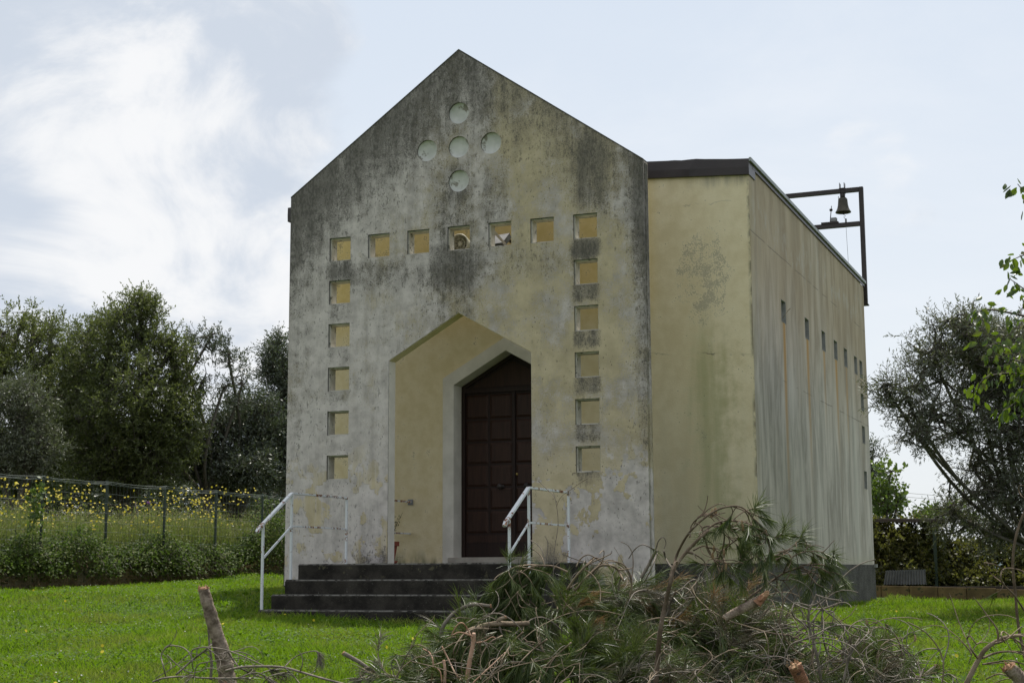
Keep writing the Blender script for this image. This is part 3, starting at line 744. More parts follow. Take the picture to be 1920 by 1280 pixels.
# distant hills
hx = np.linspace(-700, 900, 90); hv = []; 
for i, a in enumerate(hx):
    h = 9 + 7 * mnoise.noise(Vector((a * .006, 1.3, 0))) + 3 * mnoise.noise(Vector((a * .02, 4.3, 0)))
    hv += [(a, 640, -6), (a, 760, h), (a, 900, -6)]
hf = []
for i in range(len(hx) - 1):
    for j in (0, 1): k = i*3 + j; hf.append((k, k+3, k+4, k+1))
hi = MB().add(hv, hf).build('hills', simple('far_hills', (.10, .14, .15), (.14, .18, .19), .02, 1, 0), None, smooth=True); tag(hi, kind='structure')

# ------------------------------------------------------------------ foliage helpers
def leaf_mat(name, cols, rough=.45, trans=.35, tcol=None, spec=.4, back=None):
    m = Mat(name); r = m.island()
    st = [(i / max(1, len(cols) - 1), c) for i, c in enumerate(cols)]
    col = m.ramp(r, st)
    if back is not None:
        g = m.new('ShaderNodeNewGeometry'); col = m.mix(V(m.t, g.outputs['Backfacing']), col, back)
    return m.finish(col, rough, None, trans=trans, transcol=tcol, spec=spec)
def quads_leaf(p, d, L, W, rng, up=None, fold=0.0):
    """lozenge leaves at p along d; up biases the face normal"""
    n = len(p); d = unit(d)
    s = np.cross(d, rvec(n, rng) if up is None else unit(np.asarray(up) + rvec(n, rng) * .6)); s = unit(s)
    L = np.broadcast_to(L, (n,))[:, None]; W = np.broadcast_to(W, (n,))[:, None]
    v = np.stack([p, p + d * L * .45 + s * W * .5, p + d * L, p + d * L * .45 - s * W * .5], 1).reshape(-1, 3)
    return v, np.arange(4 * n).reshape(-1, 4)
def blades(p, d, L, W, rng, bend=.0):
    """thin tapering triangles (two segments when bent)"""
    n = len(p); d = unit(d); s = unit(np.cross(d, rvec(n, rng)))
    L = np.broadcast_to(L, (n,))[:, None]; W = np.broadcast_to(W, (n,))[:, None]
    if not bend:
        v = np.stack([p - s * W * .5, p + s * W * .5, p + d * L], 1).reshape(-1, 3)
        return v, np.arange(3 * n).reshape(-1, 3)
    b = rvec(n, rng); b[:, 2] = -np.abs(b[:, 2]) * .6
    mid = p + d * L * .5; tip = p + d * L * .92 + b * L * bend
    v = np.stack([p - s*W*.5, p + s*W*.5, mid + s*W*.42, mid - s*W*.42, tip], 1).reshape(-1, 3)
    k = np.arange(n)[:, None] * 5
    f = np.concatenate([np.concatenate([k, k+1, k+2, k+3], 1), np.concatenate([k+3, k+2, k+4, k+4], 1)])
    return v, f
def smooth_path(pts, n=12):
    """Catmull-Rom through points"""
    P = np.asarray(pts, float)
    if len(P) == 2: return P[0] + (P[1] - P[0]) * np.linspace(0, 1, n)[:, None]
    Q = np.vstack([2*P[0] - P[1], P, 2*P[-1] - P[-2]]); out = []
    segs = len(P) - 1; per = max(2, n // segs)
    for i in range(segs):
        p0, p1, p2, p3 = Q[i:i+4]
        for t in np.linspace(0, 1, per, endpoint=False):
            out.append(.5 * ((2*p1) + (p2-p0)*t + (2*p0-5*p1+4*p2-p3)*t*t + (3*p1-p0-3*p2+p3)*t**3))
    out.append(P[-1]); return np.array(out)

M_BARK = simple('olive_bark', (.07, .062, .052), (.13, .115, .095), 5, .95, .6, stretch=(3, 3, .7), bdist=.02)
M_PBARK = simple('pine_twig_bark', (.13, .095, .065), (.30, .235, .165), 9, .85, .5, speck=(.10, .06, .04), sscale=30, sthr=.60)
M_PBARK2 = simple('weathered_grey_twig', (.12, .10, .082), (.27, .23, .19), 9, .85, .5, speck=(.08, .06, .045), sscale=30, sthr=.62)
M_OLIVE = leaf_mat('olive_leaf', [(.034, .042, .018), (.058, .068, .032), (.085, .096, .05), (.14, .15, .10)], .4, .22, (.07, .10, .025), back=(.13, .15, .12))
M_GREEN = leaf_mat('bushy_tree_leaf', [(.045, .058, .017), (.078, .094, .028), (.135, .15, .055)], .45, .34, (.16, .20, .045))
M_SILV = leaf_mat('silver_olive_leaf', [(.05, .062, .03), (.08, .092, .05), (.14, .15, .10)], .45, .28, (.11, .14, .05), back=(.17, .18, .13))

def tree(name, label, cat, base, lobes, trunk_r, nclump, K, Mleaf, L, W, mat, group=None, seed=1, spread=.30, upb=.25, bark=M_BARK, split=.35, shoots=8, droop=0.0, thr=1.0, limbr=1.0):
    rng = np.random.default_rng(seed); base = np.array(base, float)
    t = thing(name, base, label, cat, group)
    L0 = np.array([l[:3] for l in lobes], float); R0 = np.array([l[3:6] for l in lobes], float)
    wts = R0.prod(1) ** .8; wts /= wts.sum()
    fork = base + (L0.mean(0) - base) * split + np.array([0, 0, 0.0])
    fork[:2] = base[:2] + (L0.mean(0)[:2] - base[:2]) * .3
    wood = MB(); limbs = []
    mid = (base + fork) / 2 + np.array([rng.normal() * .12, rng.normal() * .12, 0])
    tr = smooth_path([base - [0, 0, .2], mid, fork], 8); wood.tube(tr, list(np.linspace(trunk_r * 1.25, trunk_r * .8, len(tr))), 9, jitter=.08)
    for c, r in zip(L0, R0):
        m1 = fork + (c - fork) * .45 + rng.normal(size=3) * .18 * np.linalg.norm(c - fork) * .5
        P = smooth_path([fork - (fork - base) * .06, m1, c, c + np.array([rng.normal() * .3, rng.normal() * .3, .6]) * r], 14)
        wood.tube(P, list(np.linspace(trunk_r * .55 * limbr, .02, len(P))), 6, jitter=.06); limbs.append(P)
    allp = np.vstack(limbs)
    li = rng.choice(len(lobes), nclump, p=wts); dirs = rvec(nclump, rng); rad = rng.uniform(.25, 1, nclump) ** .55
    lump = 1 + .28 * np.sin(dirs[:, 0] * 5 + li) * np.cos(dirs[:, 1] * 4 + 2 * li + seed) + rng.normal(size=nclump) * .09
    cl = L0[li] + dirs * R0[li] * (rad * lump)[:, None]
    extra = rng.choice(nclump, shoots); cl[extra] += unit(dirs[extra] + [0, 0, .5]) * rng.uniform(.1, .35, shoots)[:, None] * R0[li[extra]].mean(1)[:, None]
    cl = cl[cl[:, 2] > base[2] + .15]; nclump = len(cl)
    for c in cl[rng.random(nclump) < thr]:
        d = np.linalg.norm(allp - c, axis=1) + rng.random(len(allp)) * .4; k = int(np.argmin(d)); s = allp[k]; dd = np.linalg.norm(c - s)
        m1 = (s + c) / 2 + rng.normal(size=3) * .12 * dd + np.array([0, 0, -.06 * dd])
        P = smooth_path([s, m1, c], 6); wood.tube(P, list(np.linspace(.012 + .012 * dd, .005, len(P))), 4, cap=False)
    wood.build('trunk', bark, t, smooth=True, fix=False)
    # twigs from each clump with leaves along them
    cen = L0.mean(0); outd = unit(cl - cen)
    T = np.repeat(cl, K, 0); D = unit(np.repeat(outd, K, 0) * .55 + rvec(len(T), rng) * .9 + np.array([0, 0, upb])); 
    Lt = rng.uniform(.5, 1.15, len(T)) * spread
    T = T + rvec(len(T), rng) * spread * .35
    if thr >= .99:
        tw = MB()
        v, f = blades(T, D, Lt * 1.05, .008, rng); mesh_np('twigs', v, f, bark, t)
    s = np.tile(np.linspace(.1, 1, Mleaf), len(T)); p = np.repeat(T, Mleaf, 0) + np.repeat(D * Lt[:, None], Mleaf, 0) * s[:, None]
    p[:, 2] -= droop * s * s * spread
    ld = unit(np.repeat(D, Mleaf, 0) * .8 + rvec(len(p), rng) * .85)
    v, f = quads_leaf(p, ld, L * rng.uniform(.6, 1.2, len(p)), W * rng.uniform(.7, 1.2, len(p)), rng)
    mesh_np('crown', v, f, mat, t)
    return t
def lobe(px, py, D, rx, rz, ry=None):      # centre by pixel and distance, radii in pixels
    c = at(px, py, D); k = D / FPX
    return (c[0], c[1], c[2], rx * k, (ry or rx) * k, rz * k)
def base_at(px, D): c = at(px, 1000, D); return (c[0], c[1], ghs(c[0], c[1]) + .1)

# ------------------------------------------------------------------ trees beyond the left fence
OG = 'trees beyond the fence on the left'
tree('olive_tree', 'dark round crowned tree at the left edge of the photo, behind the fence', 'tree', base_at(40, 38),
     [lobe(60, 660, 38, 75, 75), lobe(-40, 680, 38, 110, 90), lobe(120, 720, 38.5, 75, 80), lobe(-20, 800, 37, 130, 90), lobe(110, 830, 38, 90, 80), lobe(40, 610, 38.5, 45, 40), lobe(20, 880, 37.5, 110, 60), lobe(95, 630, 39, 35, 30)], .22, 640, 8, 12, .09, .034, M_GREEN, OG, 11, .42, .3)
tree('olive_tree', 'tallest bushy green tree in the middle of the left row, behind the fence', 'tree', base_at(235, 36),
     [lobe(255, 620, 36, 58, 55), lobe(200, 680, 36, 62, 70), lobe(300, 690, 36, 55, 62), lobe(250, 760, 35.5, 105, 85), lobe(320, 800, 36, 50, 75), lobe(170, 790, 36, 60, 85), lobe(290, 860, 35.5, 72, 60), lobe(200, 870, 35.5, 85, 55), lobe(262, 578, 36.4, 30, 22), lobe(165, 640, 36.8, 28, 30), lobe(335, 740, 36, 26, 50), lobe(325, 665, 36, 30, 40), lobe(150, 700, 36.5, 40, 60), lobe(205, 615, 36.8, 35, 30), lobe(350, 820, 36, 34, 60), lobe(120, 760, 37, 60, 70)], .26, 960, 8, 12, .085, .032, M_GREEN, OG, 12, .40, .3, shoots=14)
tree('olive_tree', 'silvery olive tree low in front of the dark tree at the left edge', 'olive tree', base_at(30, 33),
     [lobe(40, 760, 33, 60, 45), lobe(-20, 800, 33, 70, 60), lobe(75, 830, 33, 40, 55), lobe(10, 860, 33, 60, 40)], .14, 330, 7, 10, .09, .026, M_SILV, OG, 13, .36, .2)
tree('olive_tree', 'thin open olive tree with bare branches showing against the sky, left of the chapel', 'olive tree', base_at(385, 37),
     [lobe(385, 650, 37, 38, 40), lobe(350, 680, 37, 22, 45), lobe(430, 680, 37, 28, 38), lobe(415, 740, 37, 32, 34), lobe(450, 735, 37.5, 24, 34), lobe(375, 730, 37, 26, 30)], .12, 120, 6, 9, .085, .026, M_OLIVE, OG, 14, .28, .3, shoots=12, limbr=.8)
tree('olive_tree', 'wide dark olive thicket below the thin open tree, beside the chapel', 'olive tree', base_at(430, 38),
     [lobe(420, 830, 38, 60, 60), lobe(480, 800, 38.5, 50, 60), lobe(370, 860, 38, 45, 45), lobe(455, 880, 37.5, 65, 40), lobe(520, 850, 38.5, 50, 70), lobe(455, 770, 39.5, 34, 30)], .16, 900, 7, 9, .09, .032, M_OLIVE, OG, 15, .38, .2)
tree('olive_tree', 'tall narrow olive tree half hidden by the left edge of the gable wall', 'olive tree', base_at(540, 40),
     [lobe(515, 690, 40, 24, 45), lobe(540, 720, 40, 40, 70), lobe(520, 650, 40.3, 18, 22), lobe(560, 800, 40, 50, 70), lobe(515, 780, 40, 30, 50)], .16, 560, 7, 9, .09, .030, M_OLIVE, OG, 16, .36, .3)
# far dark row closing the gaps under the crowns
tree('olive_tree', 'far dark olive tree seen under the crowns of the left row, between two trunks', 'olive tree', base_at(150, 46),
     [lobe(60, 860, 46, 130, 60), lobe(180, 850, 46, 120, 60), lobe(320, 880, 46, 100, 50), lobe(480, 900, 46, 100, 50), lobe(100, 930, 45, 160, 40), lobe(320, 940, 45, 140, 36), lobe(500, 950, 45, 120, 36)],   .16, 1300, 7, 9, .13, .05, M_OLIVE, OG, 17, .5, .2)

# small far house behind the fence
fh = thing('house', at(395, 960, 60), 'small white house with a red roof, far off between the olive trunks', 'house')
c = at(392, 950, 60); M_FW = simple('far_white_wall', (.5, .5, .48), (.6, .6, .58), 1, .9, 0); M_FR = simple('far_red_roof', (.30, .10, .06), (.4, .15, .09), 3, .9, 0)
MB().box((c[0]-.45, c[1], ghs(c[0], c[1])), (c[0]+.5, c[1]+2, c[2]+.25)).build('wall', M_FW, fh)
MB().prism([(c[0]-.6, c[2]+.26), (c[0]+.65, c[2]+.26), (c[0], c[2]+.62)], c[1]-.1, c[1]+2.1).build('roof', M_FR, fh)

# ------------------------------------------------------------------ left boundary: low wall, fence, weeds
M_WALLC = simple('mossy_concrete_wall', (.09, .075, .045), (.20, .175, .125), 3, .95, .5, speck=(.045, .05, .02), sscale=9, sthr=.52)
XF = -9.1
def wall_strip(name, pts, w, label, mat, seg):
    t = thing(name, pts[0], label, 'wall'); rng = random.Random(5)
    for a, b in zip(pts[:-1], pts[1:]):
        a = np.array(a, float); b = np.array(b, float); n = max(1, int(round(np.linalg.norm((b-a)[:2]) / seg))); d = (b - a) / n; s = np.cross(d / np.linalg.norm(d), [0, 0, 1]) * w
        for i in range(n):
            p = a + d * (i + .008); q = a + d * (i + .992); j = rng.uniform(-.008, .008); z0 = min(ghs(p[0], p[1]), ghs(q[0], q[1])) - .25
            MB().add([(p[0]-s[0], p[1]-s[1], z0), (q[0]-s[0], q[1]-s[1], z0), (q[0], q[1], z0), (p[0], p[1], z0), (p[0]-s[0], p[1]-s[1], p[2]+j), (q[0]-s[0], q[1]-s[1], q[2]+j), (q[0], q[1], q[2]+j), (p[0], p[1], p[2]+j)],
                     [(0,3,2,1),(4,5,6,7),(0,1,5,4),(1,2,6,5),(2,3,7,6),(3,0,4,7)]).build('block', mat, t, bevel=.008)
    return t
wall_strip('low_wall', [(XF + .12, -4, -.20), (XF + .12, 2.2, -.09), (XF + .12, 11, -.02), (XF + .12, 17, .03)], .16, 'low mossy concrete block wall along the foot of the wire fence on the left', M_WALLC, 1.0)
M_FP = simple('green_fence_post', (.014, .028, .018), (.025, .042, .028), 6, .5, .05, spec=.4)
M_WIRE = simple('green_fence_wire', (.04, .065, .05), (.06, .09, .07), 6, .45, 0, spec=.5)
fe = thing('wire_fence', (XF, 3, -.1), 'green wire mesh fence on thin posts above the low wall on the left', 'fence')
py0 = 3.083 - 1.76 * 2
for k in range(9):
    y = py0 + 1.76 * k; zg = ghs(XF - .3, y)
    MB().bar((XF + .03, y, zg - .05), (XF + .03 + random.uniform(-.02, .02), y, 1.55), .034, .034, (0, 1, 0)).build('post', M_FP, fe)
mb = MB(); yy = np.arange(py0, py0 + 1.76 * 8 + .01, .22)
for h in list(np.arange(.12, 1.50, .17)) + [1.50, 1.53]:
    sag = [(XF + .06 + random.uniform(-.012, .012), y, h - .03 * abs(math.sin((y - py0) / 1.76 * math.pi)) * (h / 1.5) + random.uniform(-.008, .008)) for y in yy]
    mb.tube(sag, .004 if h > 1.45 else .0022, 3, cap=False)
for y in np.arange(py0, py0 + 1.76 * 8, .11):
    mb.bar((XF + .06, y, -.05), (XF + .06, y + random.uniform(-.01, .01), 1.50), .0026, .0026, (0, 1, 0))
mb.build('mesh_panel', M_WIRE, fe, fix=False)

def scatter(n, x0, x1, y0, y1, rng):
    x = rng.uniform(x0, x1, n); y = rng.uniform(y0, y1, n); return x, y, gh(x, y)
# weeds: tall dry-green stems
rng = np.random.default_rng(21)
M_WEED = leaf_mat('meadow_weed', [(.09, .13, .025), (.15, .19, .045), (.30, .27, .13), (.12, .17, .03), (.22, .22, .08)], .7, .38, (.18, .23, .05), spec=.15)
M_WEEDF = leaf_mat('meadow_seed_head', [(.26, .23, .13), (.34, .31, .20), (.20, .21, .10)], .8, .35, (.30, .28, .14))
n = 42000; x, y, z = scatter(n, -15.5, -9.45, -1.5, 17, rng); clump = np.array([mnoise.noise(Vector((a * .9, b * .9, 3))) for a, b in zip(x, y)])
h = (.98 + .40 * clump + rng.uniform(-.35, .25, n)).clip(.2) * (1 + .1 * (x < -11)); p = np.stack([x, y, z + .2], 1)
d = rng.normal(size=(n, 3)) * .16 + [0, 0, 1]
v1, f1 = blades(p, d, h, .018, rng, .16)
# small leaves along the stems
k = rng.integers(0, n, 90000); s = rng.uniform(.15, .95, len(k)); lp = p[k] + unit(d[k]) * (h[k] * s)[:, None]; ld = rvec(len(k), rng) + [0, 0, .4]
v2, f2 = quads_leaf(lp, ld, rng.uniform(.05, .11, len(k)), .028, rng)
w = mesh_np('meadow_weeds', np.vstack([v1, v2]), np.vstack([f1, f2 + len(v1)]), M_WEED); tag(w, 'tall green and dry meadow weeds behind the wire fence', 'weeds', kind='stuff')
k = rng.integers(0, n, 26000); lp = p[k] + unit(d[k]) * (h[k] * rng.uniform(.8, 1.02, len(k)))[:, None] + rng.normal(size=(len(k), 3)) * .02
v2, f2 = quads_leaf(lp, rvec(len(k), rng) + [0, 0, .6], .035, .016, rng)
w = mesh_np('seed_heads', v2, f2, M_WEEDF); tag(w, 'pale dry seed heads on the weeds behind the fence', 'seed heads', kind='stuff')
# yellow flowers on tall stalks
M_YEL = leaf_mat('yellow_petals', [(.55, .42, .02), (.72, .58, .04), (.62, .50, .03)], .6, .35, (.8, .7, .05))
M_WHF = leaf_mat('white_petals', [(.55, .55, .52), (.65, .62, .60)], .6, .3, (.6, .6, .6))
n = 420; y = np.concatenate([rng.normal(1.4, .5, 60), rng.normal(3.9, .35, 70), rng.normal(5.3, .45, 70), rng.uniform(-1.5, 9, 90), rng.normal(9.6, .9, 130)]); x = rng.uniform(-11.6, -9.5, n); z = gh(x, y) + .2
H = rng.uniform(.85, 1.66, n) * np.where((y > 6.5) & (y < 8.5), .78, 1); base = np.stack([x, y, z], 1); top = base + np.stack([rng.normal(size=n) * .08, rng.normal(size=n) * .08, H], 1)
v1, f1 = blades(base, top - base, H, .014, rng, .04)
w = mesh_np('flower_stalks', v1, f1, M_WEED); tag(w, 'tall branching stalks of the yellow flowers behind the fence', 'stalks', kind='stuff')
def heads(c, r, rng, petals=6):
    n = len(c); C_ = np.repeat(c, petals, 0); a = np.tile(np.arange(petals) * 2 * math.pi / petals, n) + np.repeat(rng.uniform(0, 6, n), petals)
    nn = np.repeat(unit(np.array([.5, -.6, .8]) + rng.normal(size=(n, 3)) * .5), petals, 0); e1 = unit(np.cross(nn, [0, .3, 1.0])); e2 = np.cross(nn, e1)
    d = e1 * np.cos(a)[:, None] + e2 * np.sin(a)[:, None]; s = np.cross(nn, d); L = r
    v = np.stack([C_, C_ + d*L*.6 + s*L*.35, C_ + d*L, C_ + d*L*.6 - s*L*.35], 1).reshape(-1, 3)
    return v, np.arange(4 * n * petals).reshape(-1, 4)
fc = np.concatenate([top + rng.normal(size=(n, 3)) * [.07, .07, .05] for _ in range(2)])
v, f = heads(fc, .024, rng); w = mesh_np('yellow_flowers', v, f, M_YEL); tag(w, 'yellow flower heads above the weeds behind the fence', 'flowers', kind='stuff')
x, y, z = scatter(260, -13, -9.5, -1, 12, rng); fc = np.stack([x, y, z + rng.uniform(.55, 1.05, 260)], 1)
v, f = heads(fc, .017, rng); w = mesh_np('white_flowers', v, f, M_WHF); tag(w, 'tiny white flowers scattered low among the weeds behind the fence', 'flowers', kind='stuff')
# thistle
th = thing('thistle', onX(560/1.0*0+277, 1030, XF - .35), 'single purple thistle among the yellow flowers behind the fence', 'thistle')
c = onX(278, 943, XF - .3); g0 = ghs(c[0], c[1])
MB().tube([(c[0], c[1], g0), (c[0] + .02, c[1], (g0 + c[2]) / 2), tuple(c)], .008, 5).build('stem', M_DARKLEAF, th)
v, f = blades(np.repeat(c[None], 60, 0), rvec(60, rng) + [0, 0, .8], .05, .008, rng); mesh_np('flower_head', v, f, leaf_mat('thistle_purple', [(.30, .10, .38), (.42, .18, .5)], .6, .3), th)

# brambles along the wall
M_BRAM = leaf_mat('bramble_leaf', [(.02, .034, .006), (.04, .066, .010), (.075, .115, .016), (.13, .14, .035)], .62, .30, (.12, .20, .03), spec=.2)
M_DRY = leaf_mat('dry_straw', [(.13, .085, .04), (.22, .16, .08), (.10, .06, .03)], .8, .25)
def bramble(name, label, y0, y1, hgt, dep, seed, nl):
    rng = np.random.default_rng(seed); c = np.array([XF + .0, (y0 + y1) / 2, ghs(XF, (y0 + y1) / 2)])
    t = thing(name, c, label, 'bramble bush', 'bramble bushes along the fence')
    m = int(nl / 26); u = rng.uniform(-1, 1, m); ph = rng.uniform(0, math.pi, m); rr = rng.uniform(.45, 1.05, m) ** .5
    prof = np.sqrt(np.clip(1 - u * u * .8, .05, 1)) * (1 + .30 * np.sin(u * 7 + seed) + .18 * np.sin(u * 17 + 2 * seed) + .25 * (rng.random(m) ** 4))
    C_ = np.stack([XF - .05 + np.cos(ph) * dep * rr * prof, c[1] + u * (y1 - y0) / 2, -.06 + np.sin(ph) * hgt * .9 * rr * prof - .06 * (np.cos(ph) > .3) * rng.random(m)], 1)
    mb = MB()
    for q in C_[:150]:
        b = np.array([XF - .15, q[1] + rng.normal() * .2, c[2]]); mb.tube(smooth_path([b, (b + q) / 2 + [0.05, 0, .12], q, q + [.12, .05 * rng.normal(), -.1]], 7), .005, 3, cap=False)
    mb.build('canes', M_BARK, t, fix=False)
    p = np.repeat(C_, 26, 0) + rng.normal(size=(m * 26, 3)) * [.09, .12, .07]
    v, f = quads_leaf(p, rvec(len(p), rng) + [.3, -.2, .0], rng.uniform(.035, .075, len(p)), rng.uniform(.03, .05, len(p)), rng, up=(.3, -.3, 1))
    mesh_np('leaves', v, f, M_BRAM, t); return t
bramble('bramble_bush', 'dark bramble bush at the left edge of the photo, on the low wall', -2.2, 2.4, .48, .40, 31, 7000)
bramble('bramble_bush', 'largest dark green bramble bush, around the second fence post', 2.3, 5.6, .62, .46, 32, 12000)
bramble('bramble_bush', 'rounded bramble bush at the third fence post from the left', 5.7, 7.5, .60, .44, 33, 8000)
bramble('bramble_bush', 'low bramble bush at the fourth fence post from the left', 7.5, 9.0, .45, .36, 34, 5000)
bramble('bramble_bush', 'tall bramble bush over the fence beside the chapel', 9.1, 13.5, 1.15, .40, 35, 16000)
rng = np.random.default_rng(36); n = 8000; y = rng.uniform(-3, 15, n); x = XF + rng.uniform(-.3, .26, n); z = np.where(x > XF + .1, gh(x, y) + .05, .0) + rng.uniform(-.1, .16, n)
v, f = blades(np.stack([x, y, z], 1), rng.normal(size=(n, 3)) * [.6, .6, .5] + [0.15, 0, .35], rng.uniform(.08, .32, n), .009, rng, .3)
w = mesh_np('dry_grass', v, f, M_DRY); tag(w, 'brown dry grass hanging over the low wall on the left', 'dry grass', kind='stuff')
# young vine shoot climbing by the first post
vs_ = thing('vine_shoot', onX(60, 1040, XF + .1), 'bright green young leafy shoot climbing by the leftmost fence post', 'shoot')
P = smooth_path([onX(52, 1035, XF + .12), onX(58, 990, XF + .12), onX(70, 960, XF + .13), onX(66, 935, XF + .13), onX(76, 908, XF + .13)], 16)
MB().tube(P, .006, 4).build('stem', M_DARKLEAF, vs_, fix=False)
M_BRIGHT = leaf_mat('bright_young_leaf', [(.04, .075, .014), (.065, .11, .018), (.10, .15, .03)], .45, .38, (.14, .21, .03), spec=.4)
p = P[rng.integers(5, len(P), 130)] + rng.normal(size=(130, 3)) * .06
v, f = quads_leaf(p, rvec(130, rng), .085, .07, rng, up=(.5, -.6, .5)); mesh_np('leaves', v, f, M_BRIGHT, vs_)

# ------------------------------------------------------------------ right boundary
M_TUFF = simple('yellow_tuff_block', (.085, .06, .03), (.18, .125, .06), 4, .95, .5, speck=(.05, .05, .025), sscale=8, sthr=.56)
wall_strip('low_wall', [(2.0, 13, -.415), (3.3, 13, -.42), (6, 13, -.485), (12, 13, -.52)], .18, 'low wall of yellowish tuff blocks behind the lawn, right of the chapel', M_TUFF, .55)
M_VINE = leaf_mat('climber_leaf', [(.028, .034, .008), (.055, .062, .014), (.10, .085, .022), (.13, .13, .03)], .45, .35, (.16, .17, .03))
rg = 'climbers and shrubs behind the low wall on the right'
tree('climber_hedge', 'dense dark climbing hedge covering the canopy beside the chapel', 'hedge', base_at(1700, 31.5),
     [lobe(1660, 1020, 31.5, 45, 45), lobe(1720, 1030, 31.5, 50, 45), lobe(1680, 1075, 31.2, 60, 35), lobe(1745, 1080, 31.4, 40, 35), lobe(1640, 1050, 32, 40, 60)], .07, 520, 7, 8, .075, .055, M_VINE, rg, 41, .22, -.2, shoots=12)
tree('climber_hedge', 'long dark hedge behind the low wall, under the olive tree on the right', 'hedge', base_at(1850, 32),
     [lobe(1800, 1050, 32, 45, 45), lobe(1860, 1050, 32, 50, 48), lobe(1920, 1045, 32, 50, 50), lobe(1990, 1045, 32, 60, 52), lobe(1830, 1085, 31.5, 70, 30), lobe(1930, 1085, 31.5, 70, 30)], .07, 560, 7, 8, .075, .055, M_VINE, rg, 42, .24, 0, shoots=10)
tree('leafy_shrub', 'bright green leafy shoots rising above the canopy, beside the chapel corner', 'shrub', base_at(1665, 33),
     [lobe(1668, 900, 33, 20, 30), lobe(1660, 940, 33, 32, 28), lobe(1685, 935, 33, 18, 16)], .04, 50, 4, 5, .11, .08, M_BRIGHT, rg, 43, .26, .3, shoots=5)
tree('leafy_shrub', 'bright green vine shoots reaching over the end of the canopy', 'shrub', base_at(1780, 33),
     [lobe(1755, 965, 33, 35, 14), lobe(1798, 948, 33, 16, 14), lobe(1820, 975, 33, 22, 16), lobe(1730, 975, 33, 22, 8)], .04, 50, 4, 5, .11, .08, M_BRIGHT, rg, 44, .26, .2, shoots=6)
tree('olive_tree', 'small far olive tree just behind the rear corner of the chapel', 'olive tree', base_at(1640, 38),
     [lobe(1635, 870, 38, 22, 40), lobe(1650, 940, 38, 34, 40), lobe(1620, 900, 38, 40, 60)], .08, 150, 6, 8, .085, .026, M_OLIVE, rg, 45, .3, .2)
M_OLB = leaf_mat('near_olive_leaf', [(.045, .05, .026), (.075, .08, .044), (.125, .13, .085)], .4, .32, (.11, .13, .04), spec=.4, back=(.17, .18, .15))
tree('olive_tree', 'large olive tree with narrow leaves reaching over the lawn at the right edge', 'olive tree', base_at(1975, 20.5),
     [lobe(1810, 625, 19.5, 62, 46), lobe(1755, 680, 19.5, 62, 50), lobe(1700, 745, 19.3, 52, 42), lobe(1665, 735, 19.2, 30, 24), lobe(1850, 700, 20, 85, 75), lobe(1770, 790, 19.6, 72, 50), lobe(1890, 800, 20, 85, 90), lobe(1720, 815, 19.2, 40, 32), lobe(1840, 900, 20, 60, 60), lobe(1920, 930, 20.3, 80, 70), lobe(1795, 965, 20.3, 45, 34), lobe(1880, 640, 20.3, 60, 45), lobe(1960, 700, 21, 90, 110), lobe(1865, 1000, 20.6, 60, 30)],
     .085, 1250, 6, 9, .064, .0135, M_OLB, 'near trees at the right edge', 46, .26, .15, shoots=30, limbr=.5)
# canopy
cn = thing('canopy', onY(1757, 1110, 14.6), 'thin dark canopy roof on a slim post, half covered by climbers', 'canopy')
a = onY(1630, 974, 14.6); b = onY(1772, 974, 14.6)
MB().add([(a[0], 14.5, a[2] - .05), (b[0], 14.5, b[2] - .05), (b[0], 16.6, b[2] + .02), (a[0], 16.6, a[2] + .02), (a[0], 14.5, a[2] + .02), (b[0], 14.5, b[2] + .02), (b[0], 16.6, b[2] + .09), (a[0], 16.6, a[2] + .09)],
         [(0,3,2,1),(4,5,6,7),(0,1,5,4),(1,2,6,5),(2,3,7,6),(3,0,4,7)]).build('roof_sheet', M_FASCIA, cn)
c = onY(1757, 1110, 14.6); MB().bar((c[0], 14.6, -.8), (c[0], 14.6, a[2] - .05), .06, .06, (0, 1, 0)).build('post', M_FP, cn)
c = onY(1640, 1000, 14.6); MB().bar((c[0], 14.6, -.8), (c[0], 14.6, a[2] - .05), .06, .06, (0, 1, 0)).build('post', M_FP, cn)
# corrugated sheet
cs = []; fs = []
p0 = onY(1657, 1095, 13.35); p1 = onY(1737, 1095, 13.35); q0 = onY(1661, 1069, 13.40); q1 = onY(1735, 1067, 13.40); nn = 60
for i in range(nn + 1):
    t = i / nn; w = .011 * (1 if (i // 2) % 2 else -1)
    for P, Q in ((p0, p1), (q0, q1)):
        c = P + (Q - P) * t; cs.append((c[0], c[1] + w, c[2] + w * .5))
for i in range(nn): fs.append((2*i, 2*i+2, 2*i+3, 2*i+1))
o = MB().add(cs, fs).build('corrugated_sheet', simple('zinc_sheet', (.075, .08, .08), (.13, .135, .135), 4, .8, .05, spec=.2), None, smooth=False)
sm = o.modifiers.new('t', 'SOLIDIFY'); sm.thickness = .004
tag(o, 'grey corrugated sheet leaning against the hedge on the low wall', 'metal sheet')
o = MB().box((3.0, 13.25, -.56), (7.5, 13.34, -.43)).build('timber_plank', simple('old_dark_timber', (.03, .025, .02), (.07, .06, .05), 5, .9, .3, stretch=(.5, 5, 5)), None); tag(o, 'long dark timber lying behind the tuff block wall', 'plank')
# overhead cables, far away
for k, (ya, yb) in enumerate([(919, 936), (926, 944)]):
    P = smooth_path([at(1560, ya - 8, 90), at(1760, (ya + yb) / 2 + 1, 85), at(2050, yb + 10, 80)], 14)
    o = MB().tube(P, .012, 4).build('overhead_cable', M_GREYP, None, fix=False)
    tag(o, ['upper', 'lower'][k] + ' of the two thin cables crossing the sky behind the canopy', 'cable', 'overhead cables')

